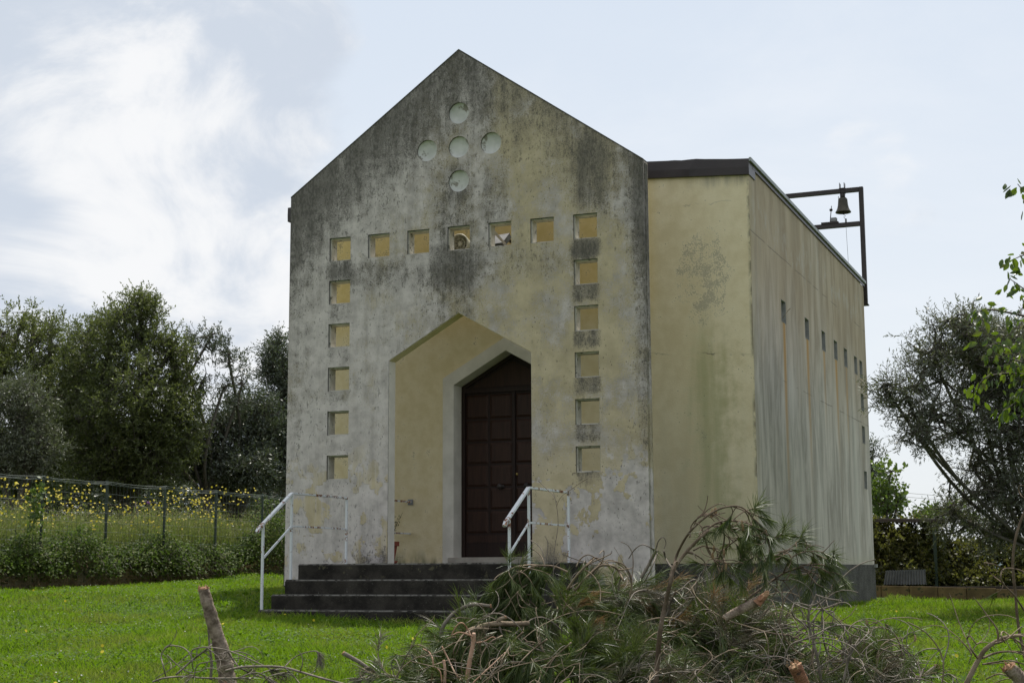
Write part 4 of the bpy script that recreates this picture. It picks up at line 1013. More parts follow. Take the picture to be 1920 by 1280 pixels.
# broad leaved tree at the right edge
M_BROAD = leaf_mat('broad_backlit_leaf', [(.016, .034, .006), (.03, .06, .008), (.05, .095, .012), (.10, .13, .02), (.15, .12, .02)], .35, .40, (.14, .22, .015), spec=.45)
bt = thing('broadleaf_tree', (at(2090, 1000, 9.6)[0], at(2090, 1000, 9.6)[1], ghs(*at(2090, 1000, 9.6)[:2])), 'bright green broad leaved tree reaching in from the right edge', 'tree')
rng = np.random.default_rng(51); wood = MB(); org = np.array(bt.location)
P = smooth_path([org - [0, 0, .2], at(2085, 1000, 9.6), at(2060, 800, 9.6), at(2050, 550, 9.6), at(2060, 250, 9.6)], 20); wood.tube(P, list(np.linspace(.07, .015, len(P))), 8)
sprays = [[(2060,420),(1990,400),(1935,375),(1908,345)], [(2055,520),(1990,500),(1930,478),(1898,487)], [(2055,620),(1990,580),(1930,548),(1890,520)],
          [(2055,640),(1980,610),(1910,590),(1850,580),(1832,590)], [(2055,700),(1970,660),(1900,640),(1845,650)], [(2055,760),(1960,710),(1890,700),(1845,710),(1828,745)],
          [(2055,720),(1970,690),(1920,680),(1870,665)], [(2060,800),(1980,760),(1920,750),(1880,770)], [(2055,600),(1980,560),(1935,560),(1900,600)], [(2055,650),(1990,640),(1930,640),(1905,700)], [(2055,700),(1990,720),(1930,720),(1905,765)], [(2055, 740), (1985, 700), (1940, 600), (1925, 520)]]
lp = []; ld = []
for sp_ in sprays:
    Q = smooth_path([at(x, y, 9.6 + rng.uniform(-.25, .25)) for x, y in sp_], 14); wood.tube(Q, list(np.linspace(.012, .003, len(Q))), 4, cap=False)
    for i in range(4, len(Q)):
        for _ in range(4 if i < len(Q) - 2 else 6):
            side = rvec(1, rng)[0]; tip = Q[i] + side * rng.uniform(.02, .10); lp.append(tip); ld.append(side * .5 + np.array([0, 0, -.75]) + (Q[min(i+1, len(Q)-1)] - Q[i-1]) * 2)
lp = np.array(lp); ld = unit(np.array(ld) + rng.normal(size=(len(lp), 3)) * .3); n = len(lp)
s = unit(np.cross(ld, rvec(n, rng))); nr = np.cross(ld, s); L = rng.uniform(.045, .075, n)[:, None]; W = L * .52
rows_ = [(0, 0, 0), (.22, .38, -.02), (.5, .5, -.05), (.78, .30, -.03), (1, 0, .03)]
vs_l = []
for (a_, w_, c_) in rows_:
    if w_ == 0: vs_l.append(lp + ld * L * a_ + nr * L * c_)
    else: vs_l += [lp + ld*L*a_ + s*W*w_ + nr*L*.07, lp + ld*L*a_ + nr*L*c_, lp + ld*L*a_ - s*W*w_ + nr*L*.07]
vv = np.stack(vs_l, 1).reshape(-1, 3); k = np.arange(n)[:, None] * 11
q = lambda *a: np.concatenate([k + i for i in a], 1)
ff = np.concatenate([q(0,2,1,1), q(0,3,2,2), q(1,2,5,4), q(2,3,6,5), q(4,5,8,7), q(5,6,9,8), q(7,8,10,10), q(8,9,10,10)])
# split off the triangles so every face is clean
tri = ff[ff[:, 2] == ff[:, 3]][:, :3]; quad = ff[ff[:, 2] != ff[:, 3]]; tris = np.concatenate([tri, quad[:, [0,1,2]], quad[:, [0,2,3]]])
wood.build('trunk', M_BARK, bt, smooth=True, fix=False); mesh_np('crown', vv, tris, M_BROAD, bt)

# ------------------------------------------------------------------ grass
def grass_mat(name, cols, dry, trc):
    m = Mat(name); r = m.island(); x, y, z = m.pos(); n = m.noise(m.vec(x, y, 0.0), .9, 5, .6); n2 = m.noise(m.vec(x, y, 5.0), 5.0, 4, .6)
    f = (r * .62 + (n2 - .5) * 1.7 + (n - .5) * .8 + .20).clamp(); col = m.ramp(f, [(i / (len(cols) - 1), c) for i, c in enumerate(cols)])
    col = m.mix((n * .6 + n2 * .4 + r * .12).sm(.50, .64) * .75, col, dry)
    return m.finish(col, .55, None, trans=.36, transcol=m.mix((n + r * .1).sm(.5, .66) * .6, trc, (.30, .34, .05)), spec=.16)
M_GRASS = grass_mat('grass_blade', [(.020, .045, .004), (.062, .12, .008), (.125, .195, .014), (.21, .275, .03), (.33, .35, .10)], (.19, .20, .05), (.23, .41, .010))
M_CLOV = leaf_mat('clover_leaf', [(.04, .085, .008), (.07, .135, .010), (.11, .18, .014)], .6, .38, (.17, .31, .012), spec=.2)
rng = np.random.default_rng(61)
def lawn_pts(n, rmin, rmax, p=1.7):
    az = rng.uniform(-.44, .44, n) ; u = rng.random(n); r = (rmin**(2-p) + u * (rmax**(2-p) - rmin**(2-p))) ** (1/(2-p))
    f = math.atan2(CF[0], CF[1]) + az; x = CAM[0] + r * np.sin(f); y = CAM[1] + r * np.cos(f)
    keep = (x > XF + .1) & (y < 12.8) & ~((np.abs(x) < XN + .02) & (y > G)) & ~((np.abs(x) < HW) & (y > -.01) & (y < G + .1)) & ~((x > XL - .01) & (x < XR + .01) & (y > -2.34) & (y < 0))
    return x[keep], y[keep], r[keep]
x, y, r = lawn_pts(380000, 6.5, 36); n = len(x)
pt = np.array([mnoise.noise(Vector((a * .7, b * .7, 0))) + .5 * mnoise.noise(Vector((a * 2.5, b * 2.5, 7))) for a, b in zip(x, y)])
edge = np.clip(1 - (np.hypot(np.clip(np.abs(x - .1) - 1.7, 0, 9), np.clip(-2.35 - y, 0, 9))) / .35, 0, 1) * (y < 0)
edge = np.maximum(edge, (np.clip(1 - (np.maximum(x - XN, 0)) / .25, 0, 1)) * (y > G) * (x > XN))
h = (.042 + .055 * pt + .035 * rng.random(n) ** 2 + edge * rng.random(n) * .07 + .05 * np.clip((x - 3.5) / 3, 0, 1) * np.clip((y + 1) / 4, 0, 1)).clip(.02)
v, f = blades(np.stack([x, y, gh(x, y) - .005], 1), rng.normal(size=(n, 3)) * .42 + [0, 0, 1], h * 1.35, (.0042 + .00035 * r), rng, .25)
tri = f[f[:, 2] == f[:, 3]][:, :3]; quad = f[f[:, 2] != f[:, 3]]
o = mesh_np('grass', v, np.concatenate([tri, quad[:, [0,1,2]], quad[:, [0,2,3]]]), M_GRASS); tag(o, 'short bright green lawn grass around the chapel', 'grass', kind='stuff')
x, y, r = lawn_pts(200000, 6.5, 34); pt = np.array([mnoise.noise(Vector((a * .9, b * .9, 11))) for a, b in zip(x, y)]); k = pt > -.12; x, y, r = x[k], y[k], r[k]; n = len(x)
v, f = quads_leaf(np.stack([x, y, gh(x, y) + rng.uniform(.015, .06, n)], 1), rng.normal(size=(n, 3)) * [1, 1, .35], rng.uniform(.014, .026, n) + .0005 * r, rng.uniform(.012, .02, n) + .0004 * r, rng, up=(0, 0, 1))
o = mesh_np('clover', v, f, M_CLOV); tag(o, 'low clover leaves mixed into the lawn', 'clover', kind='stuff')
x, y, r = lawn_pts(900, 8, 30); n = len(x); k = rng.random(n) < .5; x, y = x[k], y[k]
v, f = heads(np.stack([x, y, gh(x, y) + rng.uniform(.05, .09, len(x))], 1), .007, rng, 5); o = mesh_np('lawn_daisies', v, f, M_WHF); tag(o, 'tiny pale flowers dotted over the lawn', 'flowers', kind='stuff')
x, y, r = lawn_pts(70, 9, 24); v, f = heads(np.stack([x, y, gh(x, y) + .09], 1), .017, rng); o = mesh_np('lawn_dandelions', v, f, M_YEL); tag(o, 'a few yellow flowers in the lawn', 'flowers', kind='stuff')
x, y, r = lawn_pts(2600, 8, 28); cx_ = np.repeat(x, 22); cy_ = np.repeat(y, 22); n = len(cx_); sc_ = np.repeat(rng.uniform(.5, 1.15, len(x)), 22)
cx_ = cx_ + rng.normal(size=n) * .05; cy_ = cy_ + rng.normal(size=n) * .05
v, f = blades(np.stack([cx_, cy_, gh(cx_, cy_) - .005], 1), rng.normal(size=(n, 3)) * .5 + [0, 0, 1], .13 * sc_ * rng.uniform(.6, 1.1, n), .0085, rng, .35)
tri = f[f[:, 2] == f[:, 3]][:, :3]; quad = f[f[:, 2] != f[:, 3]]; ok_ = None
o = mesh_np('grass_tufts', v, np.concatenate([tri, quad[:, [0,1,2]], quad[:, [0,2,3]]]), M_GRASS); tag(o, 'taller grass tufts dotted through the lawn', 'grass', kind='stuff')
x, y, r = lawn_pts(1300, 8, 26); cx_ = np.repeat(x, 9); cy_ = np.repeat(y, 9); n = len(cx_); a_ = rng.uniform(0, 6.28, n)
v, f = quads_leaf(np.stack([cx_, cy_, gh(cx_, cy_) + .01], 1), np.stack([np.cos(a_), np.sin(a_), rng.uniform(.3, 1.1, n)], 1), rng.uniform(.05, .11, n), rng.uniform(.018, .035, n), rng, up=(0, 0, 1))
o = mesh_np('broadleaf_weeds', v, f, M_CLOV); tag(o, 'broad leaved weeds growing flat in the lawn', 'weeds', kind='stuff')
# longer tufts at the foot of the steps
n = 900; x = rng.uniform(XL - .4, XR + .6, n); y = -2.34 - np.abs(rng.normal(size=n)) * .14; v, f = blades(np.stack([x, y, gh(x, y)], 1), rng.normal(size=(n, 3)) * .38 + [0, 0, 1], rng.uniform(.05, .17, n), .009, rng, .55)
tri = f[f[:, 2] == f[:, 3]][:, :3]; quad = f[f[:, 2] != f[:, 3]]
o = mesh_np('long_grass', v, np.concatenate([tri, quad[:, [0,1,2]], quad[:, [0,2,3]]]), M_GRASS); tag(o, 'longer grass tufts at the foot of the steps', 'grass', kind='stuff')

# ------------------------------------------------------------------ cut pine branches
M_NEED = leaf_mat('pine_needle', [(.026, .046, .010), (.050, .080, .018), (.085, .120, .028), (.15, .165, .06)], .42, .22, (.10, .14, .02), spec=.4)
M_NEED2 = leaf_mat('dry_grey_needle', [(.05, .055, .03), (.11, .105, .065), (.20, .18, .13), (.17, .12, .07)], .42, .12, spec=.45)
M_PBARK3 = simple('dark_pine_branch_bark', (.075, .052, .036), (.19, .14, .10), 9, .9, .6, speck=(.27, .22, .17), sscale=22, sthr=.62)
M_PINK = simple('peeled_pink_bark', (.36, .20, .13), (.56, .38, .28), 9, .8, .5, speck=(.12, .07, .05), sscale=26, sthr=.60, stretch=(1, 1, .4))
M_LOGB = simple('scaly_pine_bark', (.10, .07, .05), (.42, .33, .26), 16, .9, 1.0, speck=(.36, .15, .08), sscale=9, sthr=.60, bdist=.012)
M_CUT = simple('fresh_orange_wood', (.22, .10, .055), (.42, .26, .15), 14, .8, .5)
M_CONE = simple('pine_cone_scale', (.22, .14, .07), (.36, .25, .14), 30, .8, .6)
rng = np.random.default_rng(71)
z6 = lambda a, b: (280 + a / 3.0, 1040 + b / 3.0)
z7 = lambda a, b: (780 + a / 3.097, 920 + b / 3.097)
z8 = lambda a, b: (1300 + a / 3.097, 920 + b / 3.097)
def P3(zf_, pts, D, wob=.10):
    D0, D1 = D if isinstance(D, tuple) else (D, D)
    return [at(*zf_(a, b), D0 + (D1 - D0) * i / max(1, len(pts) - 1) + rng.uniform(-wob, wob) * (0 < i < len(pts) - 1)) for i, (a, b) in enumerate(pts)]
def curl(p, d, L, n=10, k=.35, g=-.05):
    """a wandering twig path"""
    p = np.array(p, float); d = unit(np.array(d, float)); ax = rvec(1, rng)[0]; out = [p]; s = L / n
    for i in range(n):
        ax = unit(ax + rng.normal(size=3) * .3); d = unit(d + np.cross(ax, d) * k * rng.uniform(.3, 1) + np.array([0, 0, g])); p = p + d * s; out.append(p)
    return np.array(out)
class Needles:
    def __init__(s): s.p = []; s.d = []; s.l = []
    def tuft(s, P, n, L=.12, spread=.55, down=.35, frm=.3):
        P = np.asarray(P); m = len(P); i = rng.uniform(frm * (m - 1), m - 1.001, n); a = i.astype(int); t = (i - a)[:, None]
        q = P[a] * (1 - t) + P[a + 1] * t; d = unit(P[a + 1] - P[a]) * 1.0 + rvec(n, rng) * spread + np.array([0, 0, -down])
        s.p.append(q); s.d.append(unit(d)); s.l.append(rng.uniform(.7, 1.15, n) * L)
    def build(s, mat, parent=None, name='needles', W=.0027):
        p = np.concatenate(s.p); d = np.concatenate(s.d); l = np.concatenate(s.l)
        v, f = blades(p, d, l, W, rng, .16); tri = f[f[:, 2] == f[:, 3]][:, :3]; quad = f[f[:, 2] != f[:, 3]]
        return mesh_np(name, v, np.concatenate([tri, quad[:, [0,1,2]], quad[:, [0,2,3]]]), mat, parent)
def branch(label, stems, need=(), mat=M_PBARK, nmat=M_NEED, cut=None, name='pine_branch', side=0, cat='branch', tuftn=90, cones=0, sl=.22, thin=None):
    """stems: list of (path3d, r0, r1); need: indices of stems that end in needles"""
    base = stems[0][0][0]; t = thing(name, base, label, cat, 'cut pine branches heaped on the lawn')
    mb = MB(); nd = Needles(); has = False; allp = []
    if thin is None: thin = .72 if cut is None else 1.0
    stems = [(P, a * thin, b * thin) for P, a, b in stems]
    for i, (P, r0, r1) in enumerate(stems):
        S = smooth_path(P, max(14, 5 * len(P))); allp.append(S)
        if mat.name.startswith(('scaly', 'reddish')):
            S2 = smooth_path(P, 70); k_ = 16; mb.tube(S2, [r_ * (1 + .10 * mnoise.noise(Vector(tuple(q_ * 22))) ) for r_, q_ in zip(np.linspace(r0, r1, len(S2)), S2)], k_, jitter=.07)
        else: mb.tube(S, list(np.linspace(r0, r1, len(S))), 8 if r0 > .012 else 5, jitter=.07)
        if i in need: nd.tuft(S, int(tuftn * 1.6), .13, .5, .45, .72); has = True
        for k in range(side):
            j = rng.integers(len(S) // 3, len(S) - 1); d = unit(S[min(j+1, len(S)-1)] - S[j-1]) + rvec(1, rng)[0] * .9
            c = curl(S[j], d, rng.uniform(.5, 1.2) * sl, 8, .42, -.04); mb.tube(c, list(np.linspace(max(.003, r1 * .7), .002, len(c))), 4, cap=False)
            if i in need and rng.random() < .75: nd.tuft(c, tuftn, .12, .5, .45, .5); has = True
    mb.build('stem', mat, t, smooth=True, fix=False)
    if has: nd.build(nmat, t)
    if cut is not None:
        ci, end = cut; S = allp[ci]; e = S[0] if end == 0 else S[-1]; d = unit(e - (S[1] if end == 0 else S[-2])); r = stems[ci][1] if end == 0 else stems[ci][2]
        mb = MB(); pts = [e - d * .006, e + d * .002, e + d * r * .15, e + d * r * .3 + np.array([0, 0, r * .1])]; mb.tube(pts, [r * 1.03, r * 1.02, r * .85, r * .4], 9, jitter=.25); mb.build('broken_end', M_CUT, t, fix=False)
        if name == 'pine_log':
            mb = MB()
            for k in range(9):
                a_ = rvec(1, rng)[0]; a_ -= d * (a_ @ d); a_ = unit(a_) * r * rng.uniform(.35, .95); b_ = e + a_
                mb.tube([b_ - d * .01, b_ + d * r * .25, b_ + d * r * rng.uniform(.4, 1.1)], [r * .24, r * .16, .001], 5, jitter=.2)
            mb.build('splinters', M_CUT, t, fix=False)
    if cones:
        for k in range(cones):
            mb = MB()
            P = allp[rng.integers(0, len(allp))]; c = P[rng.integers(len(P)//2, len(P))] + rng.normal(size=3) * .01
            mb.lathe(c, [(0, -.020), (.004, -.017), (.007, -.006), (.006, .006), (.003, .015), (0, .018)], 7)
            mb.build('bud', M_CONE, t)
    return t

# -- left part, about ten and a half metres away
branch('thick upright log with scaly bark and a broken top, left of the steps', [(P3(z6, [(440,730),(430,640),(412,560),(380,450),(350,350),(322,255),(305,190)], 10.5, .01), .062, .036)], mat=M_LOGB, cut=(0, 1), name='pine_log', cat='log')
branch('grey bare stem leaning against the upright log on the left', [(P3(z6, [(345,700),(350,600),(340,520),(330,380)], 10.7, .02), .016, .010)], mat=M_PBARK2)
branch('bare looping twigs around the foot of the upright log', [
    (P3(z6, [(150,672),(230,600),(330,522),(352,500)], 10.4), .011, .009), (P3(z6, [(95,690),(78,620),(68,560),(110,512),(190,520),(235,570),(245,640)], 10.2), .007, .005),
    (P3(z6, [(240,600),(238,540),(300,518),(420,530),(520,565),(620,610),(700,650)], 10.1), .007, .005), (P3(z6, [(20,712),(90,690),(200,683),(330,692),(560,690)], 10.0), .010, .007),
    (P3(z6, [(100,560),(150,610),(230,660),(310,640),(330,600)], 10.2), .006, .004), (P3(z6, [(440,540),(480,600),(520,640),(640,690)], 10.2), .011, .007), (P3(z6, [(60,715),(40,690),(120,640),(220,560)], 10.3), .005, .004),
    (P3(z6, [(380,560),(480,540),(560,560),(610,600)], 10.2), .006, .004), (P3(z6, [(250,690),(270,620),(330,600),(420,590),(500,620)], 10.1), .006, .004)], need=(3,), mat=M_PBARK2, nmat=M_NEED2, side=3, tuftn=36)
branch('long low branch running right from the upright log, with one hanging needle tuft', [
    (P3(z6, [(430,650),(520,630),(640,625),(760,632),(870,662),(1000,700),(1120,730)], (10.3, 9.6)), .012, .010), (P3(z6, [(760,628),(810,580),(870,550),(940,540),(955,570)], 10.0), .006, .004),
    (P3(z6, [(770,640),(820,690),(850,725)], 9.9), .006, .005), (P3(z6, [(560,700),(640,660),(700,640)], 10.0), .006, .005), (P3(z6, [(500,690),(600,660),(690,700)], 9.9), .006, .005), (P3(z6, [(640,720),(680,680),(760,660)], 9.9), .006, .005)], need=(1, 3, 4, 5), mat=M_PBARK2, nmat=M_NEED2, side=1, tuftn=70)
branch('straight grey stick pointing up left, between the log and the brush', [(P3(z6, [(1090,550),(1180,600),(1270,660),(1400,690)], 9.3, .02), .013, .011)], mat=M_PBARK2, cut=(0, 0), name='stick', cat='stick')
branch('grey needled branch end lying at the left foot of the brush', [(P3(z6, [(1480,740),(1400,700),(1330,660),(1290,600)], 9.0), .008, .004), (P3(z6, [(1460,730),(1380,715),(1300,690),(1180,690)], 9.0), .007, .004), (P3(z6, [(1500,660),(1480,600),(1520,545),(1570,540)], 8.9), .006, .004)], need=(0, 1, 2), nmat=M_NEED2, side=4, tuftn=70)
# -- the brush
branch('upright pinkish bare stem at the left front of the brush', [(P3(z7, [(290,1140),(310,1000),(332,880),(336,825)], 7.8, .01), .019, .014), (P3(z7, [(335,850),(300,830),(250,820),(215,835)], 7.8, .03), .007, .005), (P3(z7, [(350,880),(400,870),(440,848),(460,850)], 7.8, .03), .005, .004), (P3(z7, [(330,870),(300,800),(265,765),(230,790),(205,840)], 7.8, .04), .006, .004)], mat=M_PINK)
branch('bare arching branch over the grass at the left of the brush', [(P3(z7, [(140,860),(160,780),(230,700),(330,660),(435,668)], 8.4), .012, .010), (P3(z7, [(435,670),(460,720),(480,770),(500,830),(545,860)], 8.4), .006, .004)], mat=M_PBARK2, cut=(0, 1))
branch('brown forked branch lying across the left of the brush', [(P3(z7, [(300,815),(380,785),(470,770),(560,772),(650,768)], 8.2), .016, .014), (P3(z7, [(470,775),(485,745),(520,732)], 8.2, .01), .012, .011)], mat=M_PBARK, cut=(1, 1))
branch('pink peeled twigs curving at the far left front of the brush', [(P3(z7, [(165,1120),(168,1040),(160,980)], 7.7, .02), .012, .009), (P3(z7, [(110,1020),(140,1050),(150,1110)], 7.7), .005, .005), (P3(z7, [(150,900),(190,980),(230,1060),(280,1110)], 7.7), .006, .005), (P3(z7, [(90,1110),(100,1000),(80,940),(40,915)], 7.8), .008, .004), (P3(z7, [(330,1115),(420,1030),(520,935)], 7.6), .006, .004)], mat=M_PINK)
D = 8.6
mane = [(P3(z7, [(880,470),(800,438),(720,432),(640,430),(560,450),(500,520)], D), .009, .005), (P3(z7, [(720,440),(640,450),(560,500),(470,600)], D), .006, .004), (P3(z7, [(760,520),(700,520),(620,560),(520,660),(440,720)], D), .006, .004), (P3(z7, [(700,600),(620,610),(500,690),(420,760)], D), .006, .004), (P3(z7, [(640,520),(600,600),(560,700)], D), .006, .004)]
t = branch('drooping bough with long green needles hanging over the steps like a mane', mane, need=(0, 1, 2, 3, 4), side=6, tuftn=60)
nd = Needles()
for P, a, b in mane:
    for k in range(26):
        S = smooth_path(P, 20); j = rng.integers(4, 19); c = curl(S[j], np.array(CR) * -.7 + np.array([0, 0, -.5]) + rvec(1, rng)[0] * .25, .22, 7, .1, -.10); nd.tuft(c, 170, .15, .16, .35, .0)
nd.build(M_NEED, t)
man2 = [(P3(z7, [(420,800),(340,800),(270,840),(220,920),(190,1010),(180,1110)], 8.0), .008, .004), (P3(z7, [(330,810),(250,850),(180,920),(140,1010)], 8.1), .007, .004), (P3(z7, [(500,840),(430,880),(380,960),(350,1080)], 7.95), .007, .004), (P3(z7, [(620,820),(560,880),(500,980),(470,1090)], 7.9), .007, .004), (P3(z7, [(240,900),(140,930),(60,960),(-40,1010)], 8.3), .006, .003), (P3(z7, [(760,860),(680,920),(600,1000),(540,1090)], 7.8), .007, .004), (P3(z7, [(900,880),(820,950),(740,1030),(680,1120)], 7.7), .007, .004)]
t = branch('row of needle covered boughs drooping forward at the left front of the brush', man2, need=range(7), side=4, tuftn=60)
nd = Needles()
for P, a, b in man2:
    for k in range(16):
        S = smooth_path(P, 20); j = rng.integers(5, 19); c = curl(S[j], np.array(CR) * -.45 + np.array([0, 0, -.6]) + rvec(1, rng)[0] * .3, .2, 7, .12, -.12); nd.tuft(c, 120, .15, .2, .4, .0)
nd.build(M_NEED, t)
branch('pair of brown twigs arching to a point at the top of the brush', [(P3(z7, [(880,570),(920,510),(980,440),(1035,392)], 8.2), .010, .008), (P3(z7, [(920,580),(990,500),(1060,440),(1120,430),(1170,455),(1205,520)], 8.2), .009, .009), (P3(z7, [(930,440),(955,395),(1000,370),(1050,395),(1085,418)], 8.2), .005, .004)], mat=M_PBARK, side=2)
branch('hooked thin twigs standing up in the middle of the brush', [(P3(z7, [(1305,505),(1345,440),(1380,370),(1405,345)], 8.1, .01), .013, .011), (P3(z7, [(1235,392),(1265,345),(1310,312),(1355,325),(1400,350)], 8.1), .004, .005), (P3(z7, [(1392,340),(1408,290),(1435,268),(1452,300),(1440,335)], 8.1), .005, .003), (P3(z7, [(1440,350),(1450,390),(1480,440),(1520,480)], 8.1), .008, .006), (P3(z7, [(1400,360),(1370,440),(1330,520)], 8.05), .006, .005)], need=(1,), mat=M_PBARK2, tuftn=14, side=0)
big = [(P3(z7, [(1390,1130),(1405,950),(1420,800),(1445,670),(1475,540),(1500,450),(1570,355),(1640,280),(1700,228)], 7.6, .04), .020, .009),
       (P3(z7, [(1490,480),(1515,370),(1580,250),(1670,160),(1760,105),(1840,88),(1900,100),(1960,160),(2020,220),(2060,290)], 7.7), .010, .004),
       (P3(z7, [(1590,270),(1600,200),(1650,150),(1710,140),(1760,170),(1780,200)], 7.7), .005, .003),
       (P3(z8, [(0,320),(40,260),(90,215),(150,180),(230,172),(320,190),(400,235),(440,260)], 7.7), .008, .004),
       (P3(z8, [(30,260),(60,210),(130,205),(230,215),(300,235),(350,270)], 7.8), .007, .004),
       (P3(z8, [(0,345),(55,320),(110,335),(155,360),(180,420)], 7.7), .006, .003), (P3(z8, [(60,255),(85,330),(110,385),(125,415)], 7.7), .006, .004),
       (P3(z8, [(150,180),(180,260),(170,340),(180,420),(160,470)], 7.8), .006, .004), (P3(z8, [(230,90),(300,120),(330,180),(370,260),(380,330)], 7.8), .006, .004), (P3(z8, [(120,205),(180,250),(240,300),(290,360)], 7.8), .006, .004),
       (P3(z8, [(180,560),(150,470),(140,400),(190,330),(280,270),(330,300)], 7.9), .007, .004), (P3(z8, [(0,210),(30,150),(90,130),(140,120)], 7.8), .005, .003)]
branch('tall arching bough with hanging needle clusters against the yellow side wall', big, need=(1, 3, 4, 8, 9, 10, 7), mat=M_PBARK3, side=5, tuftn=60, cones=14, sl=.17)
rt = [(P3(z8, [(300,640),(350,600),(430,540),(520,480),(600,450),(640,440)], 7.9), .009, .006), (P3(z8, [(440,470),(470,490),(500,515),(560,515)], 7.9), .004, .004), (P3(z8, [(430,400),(500,390),(560,350),(640,345),(720,370),(780,400)], 8.0), .006, .003),
      (P3(z8, [(520,480),(560,400),(620,360),(700,350),(760,360),(830,410)], 8.0), .006, .003), (P3(z8, [(560,460),(640,430),(700,440),(760,470)], 8.0), .005, .003), (P3(z8, [(480,440),(500,380),(560,340),(620,330)], 8.0), .005, .003), (P3(z8, [(600,460),(660,470),(720,480),(740,510)], 8.0), .005, .003), (P3(z8, [(330,520),(380,440),(440,380),(500,370)], 8.0), .006, .003)]
branch('needled branch reaching out to the right in front of the dark plinth', rt, need=(2, 3, 4, 5, 6, 7), mat=M_PBARK3, side=4, tuftn=70, sl=.18)
branch('short log with a bright orange torn end, before the plinth', [(P3(z8, [(180,740),(260,695),(340,655),(400,625)], 7.7, .01), .020, .024), (P3(z8, [(395,630),(420,605),(432,585)], 7.7, .0), .022, .008)], mat=M_LOGB, cut=(1, 1), name='pine_log', cat='log')
o = MB().tube(smooth_path(P3(z8, [(370,655),(400,622),(425,595),(434,582)], 7.66, 0), 10), list(np.linspace(.026, .006, 11))[:len(smooth_path(P3(z8, [(370,655),(400,622),(425,595),(434,582)], 7.66, 0), 10))], 7, jitter=.2).build('wood_splinter', M_CUT, bpy.data.objects['pine_log.001'], fix=False)
branch('sawn log end pointing up at the bottom of the brush', [(P3(z8, [(660,1180),(620,1080),(590,1015)], 7.0, .0), .030, .030)], mat=simple('reddish_pine_bark', (.20, .09, .05), (.36, .19, .11), 12, .9, .9, speck=(.08, .05, .04), sscale=20, sthr=.58, bdist=.012), cut=(0, 1), name='pine_log', cat='log')
branch('twisted bare twig standing right of the orange torn log', [(P3(z8, [(748,1140),(722,980),(692,860),(668,770),(672,700),(700,640),(712,608)], 7.5, .03), .012, .007), (P3(z8, [(710,602),(780,625),(858,640),(800,668),(735,695),(690,760)], 7.5), .006, .008), (P3(z8, [(720,640),(760,690),(810,700),(815,740),(790,790)], 7.5), .006, .004), (P3(z8, [(590,740),(572,700),(590,650),(650,660),(680,680)], 7.5), .005, .004), (P3(z8, [(590,730),(630,760),(670,790)], 7.5), .004, .006)], mat=M_PBARK2, side=2, sl=.3)
branch('bare branch looping low over the right end of the brush', [(P3(z8, [(530,1010),(535,950),(570,890),(640,862),(720,830),(790,790),(880,778),(960,800)], 7.4), .006, .005), (P3(z8, [(350,950),(400,970),(470,960),(530,970),(580,1000)], 7.4), .006, .005), (P3(z8, [(870,1110),(895,1000),(925,890)], 7.4, .02), .010, .008), (P3(z8, [(960,790),(970,840),(940,900),(980,960)], 7.5), .004, .003), (P3(z8, [(770,700),(850,760),(900,830),(920,900)], 7.5), .005, .004), (P3(z8, [(640,900),(760,880),(860,930),(960,990),(1060,1040)], 7.4), .006, .004)], need=(5,), mat=M_PBARK2, nmat=M_NEED2, side=4, tuftn=26, sl=.3)
branch('thin bare twig arching over the grass, right of the brush', [(P3(z8, [(975,1000),(1000,950),(1060,915),(1130,930),(1210,990),(1310,1090)], 7.8), .005, .005), (P3(z8, [(960,1060),(1040,1000),(1120,985),(1180,1020),(1260,1020)], 7.8), .005, .003), (P3(z8, [(1000,1090),(1090,1050),(1180,1080),(1300,1090),(1420,1080),(1480,1060),(1530,1090)], 7.8), .006, .004), (P3(z8, [(1060,1100),(1110,1060),(1100,1120)], 7.6), .006, .005)], need=(2,), mat=M_PBARK2, nmat=M_NEED2, side=3, tuftn=18, sl=.25)
branch('small sawn log lying on the grass between the brush and the right edge', [(P3(z8, [(1345,1078),(1380,1050),(1415,1020)], 9.3, .0), .020, .018)], mat=M_PBARK2, cut=(0, 1), name='pine_log', cat='log')
branch('thick bare branch arching up from the bottom right corner', [(P3(z8, [(1570,1150),(1600,1090),(1650,990),(1700,915),(1770,868),(1850,842),(1990,835)], 7.6, .02), .021, .012), (P3(z8, [(1650,970),(1615,920),(1590,860),(1605,840),(1630,870),(1645,890)], 7.6), .008, .004),
    (P3(z8, [(1680,970),(1750,940),(1840,930),(1990,940)], 7.6), .009, .007), (P3(z8, [(1680,1005),(1760,992),(1850,985),(1990,1030)], 7.6), .007, .005), (P3(z8, [(1810,880),(1788,840),(1800,815),(1850,850),(1870,880)], 7.6), .006, .004), (P3(z8, [(1600,1000),(1615,950),(1610,930)], 7.7), .004, .003), (P3(z8, [(1700,1090),(1780,1060),(1860,1090),(1990,1110)], 7.6), .005, .004)], mat=M_PBARK, side=3, sl=.3)
branch('cut log with an orange end in the bottom right corner', [(P3(z8, [(2010,1190),(1900,1090),(1830,1020)], 7.3, .0), .036, .032)], mat=M_LOGB, cut=(0, 1), name='pine_log', cat='log')
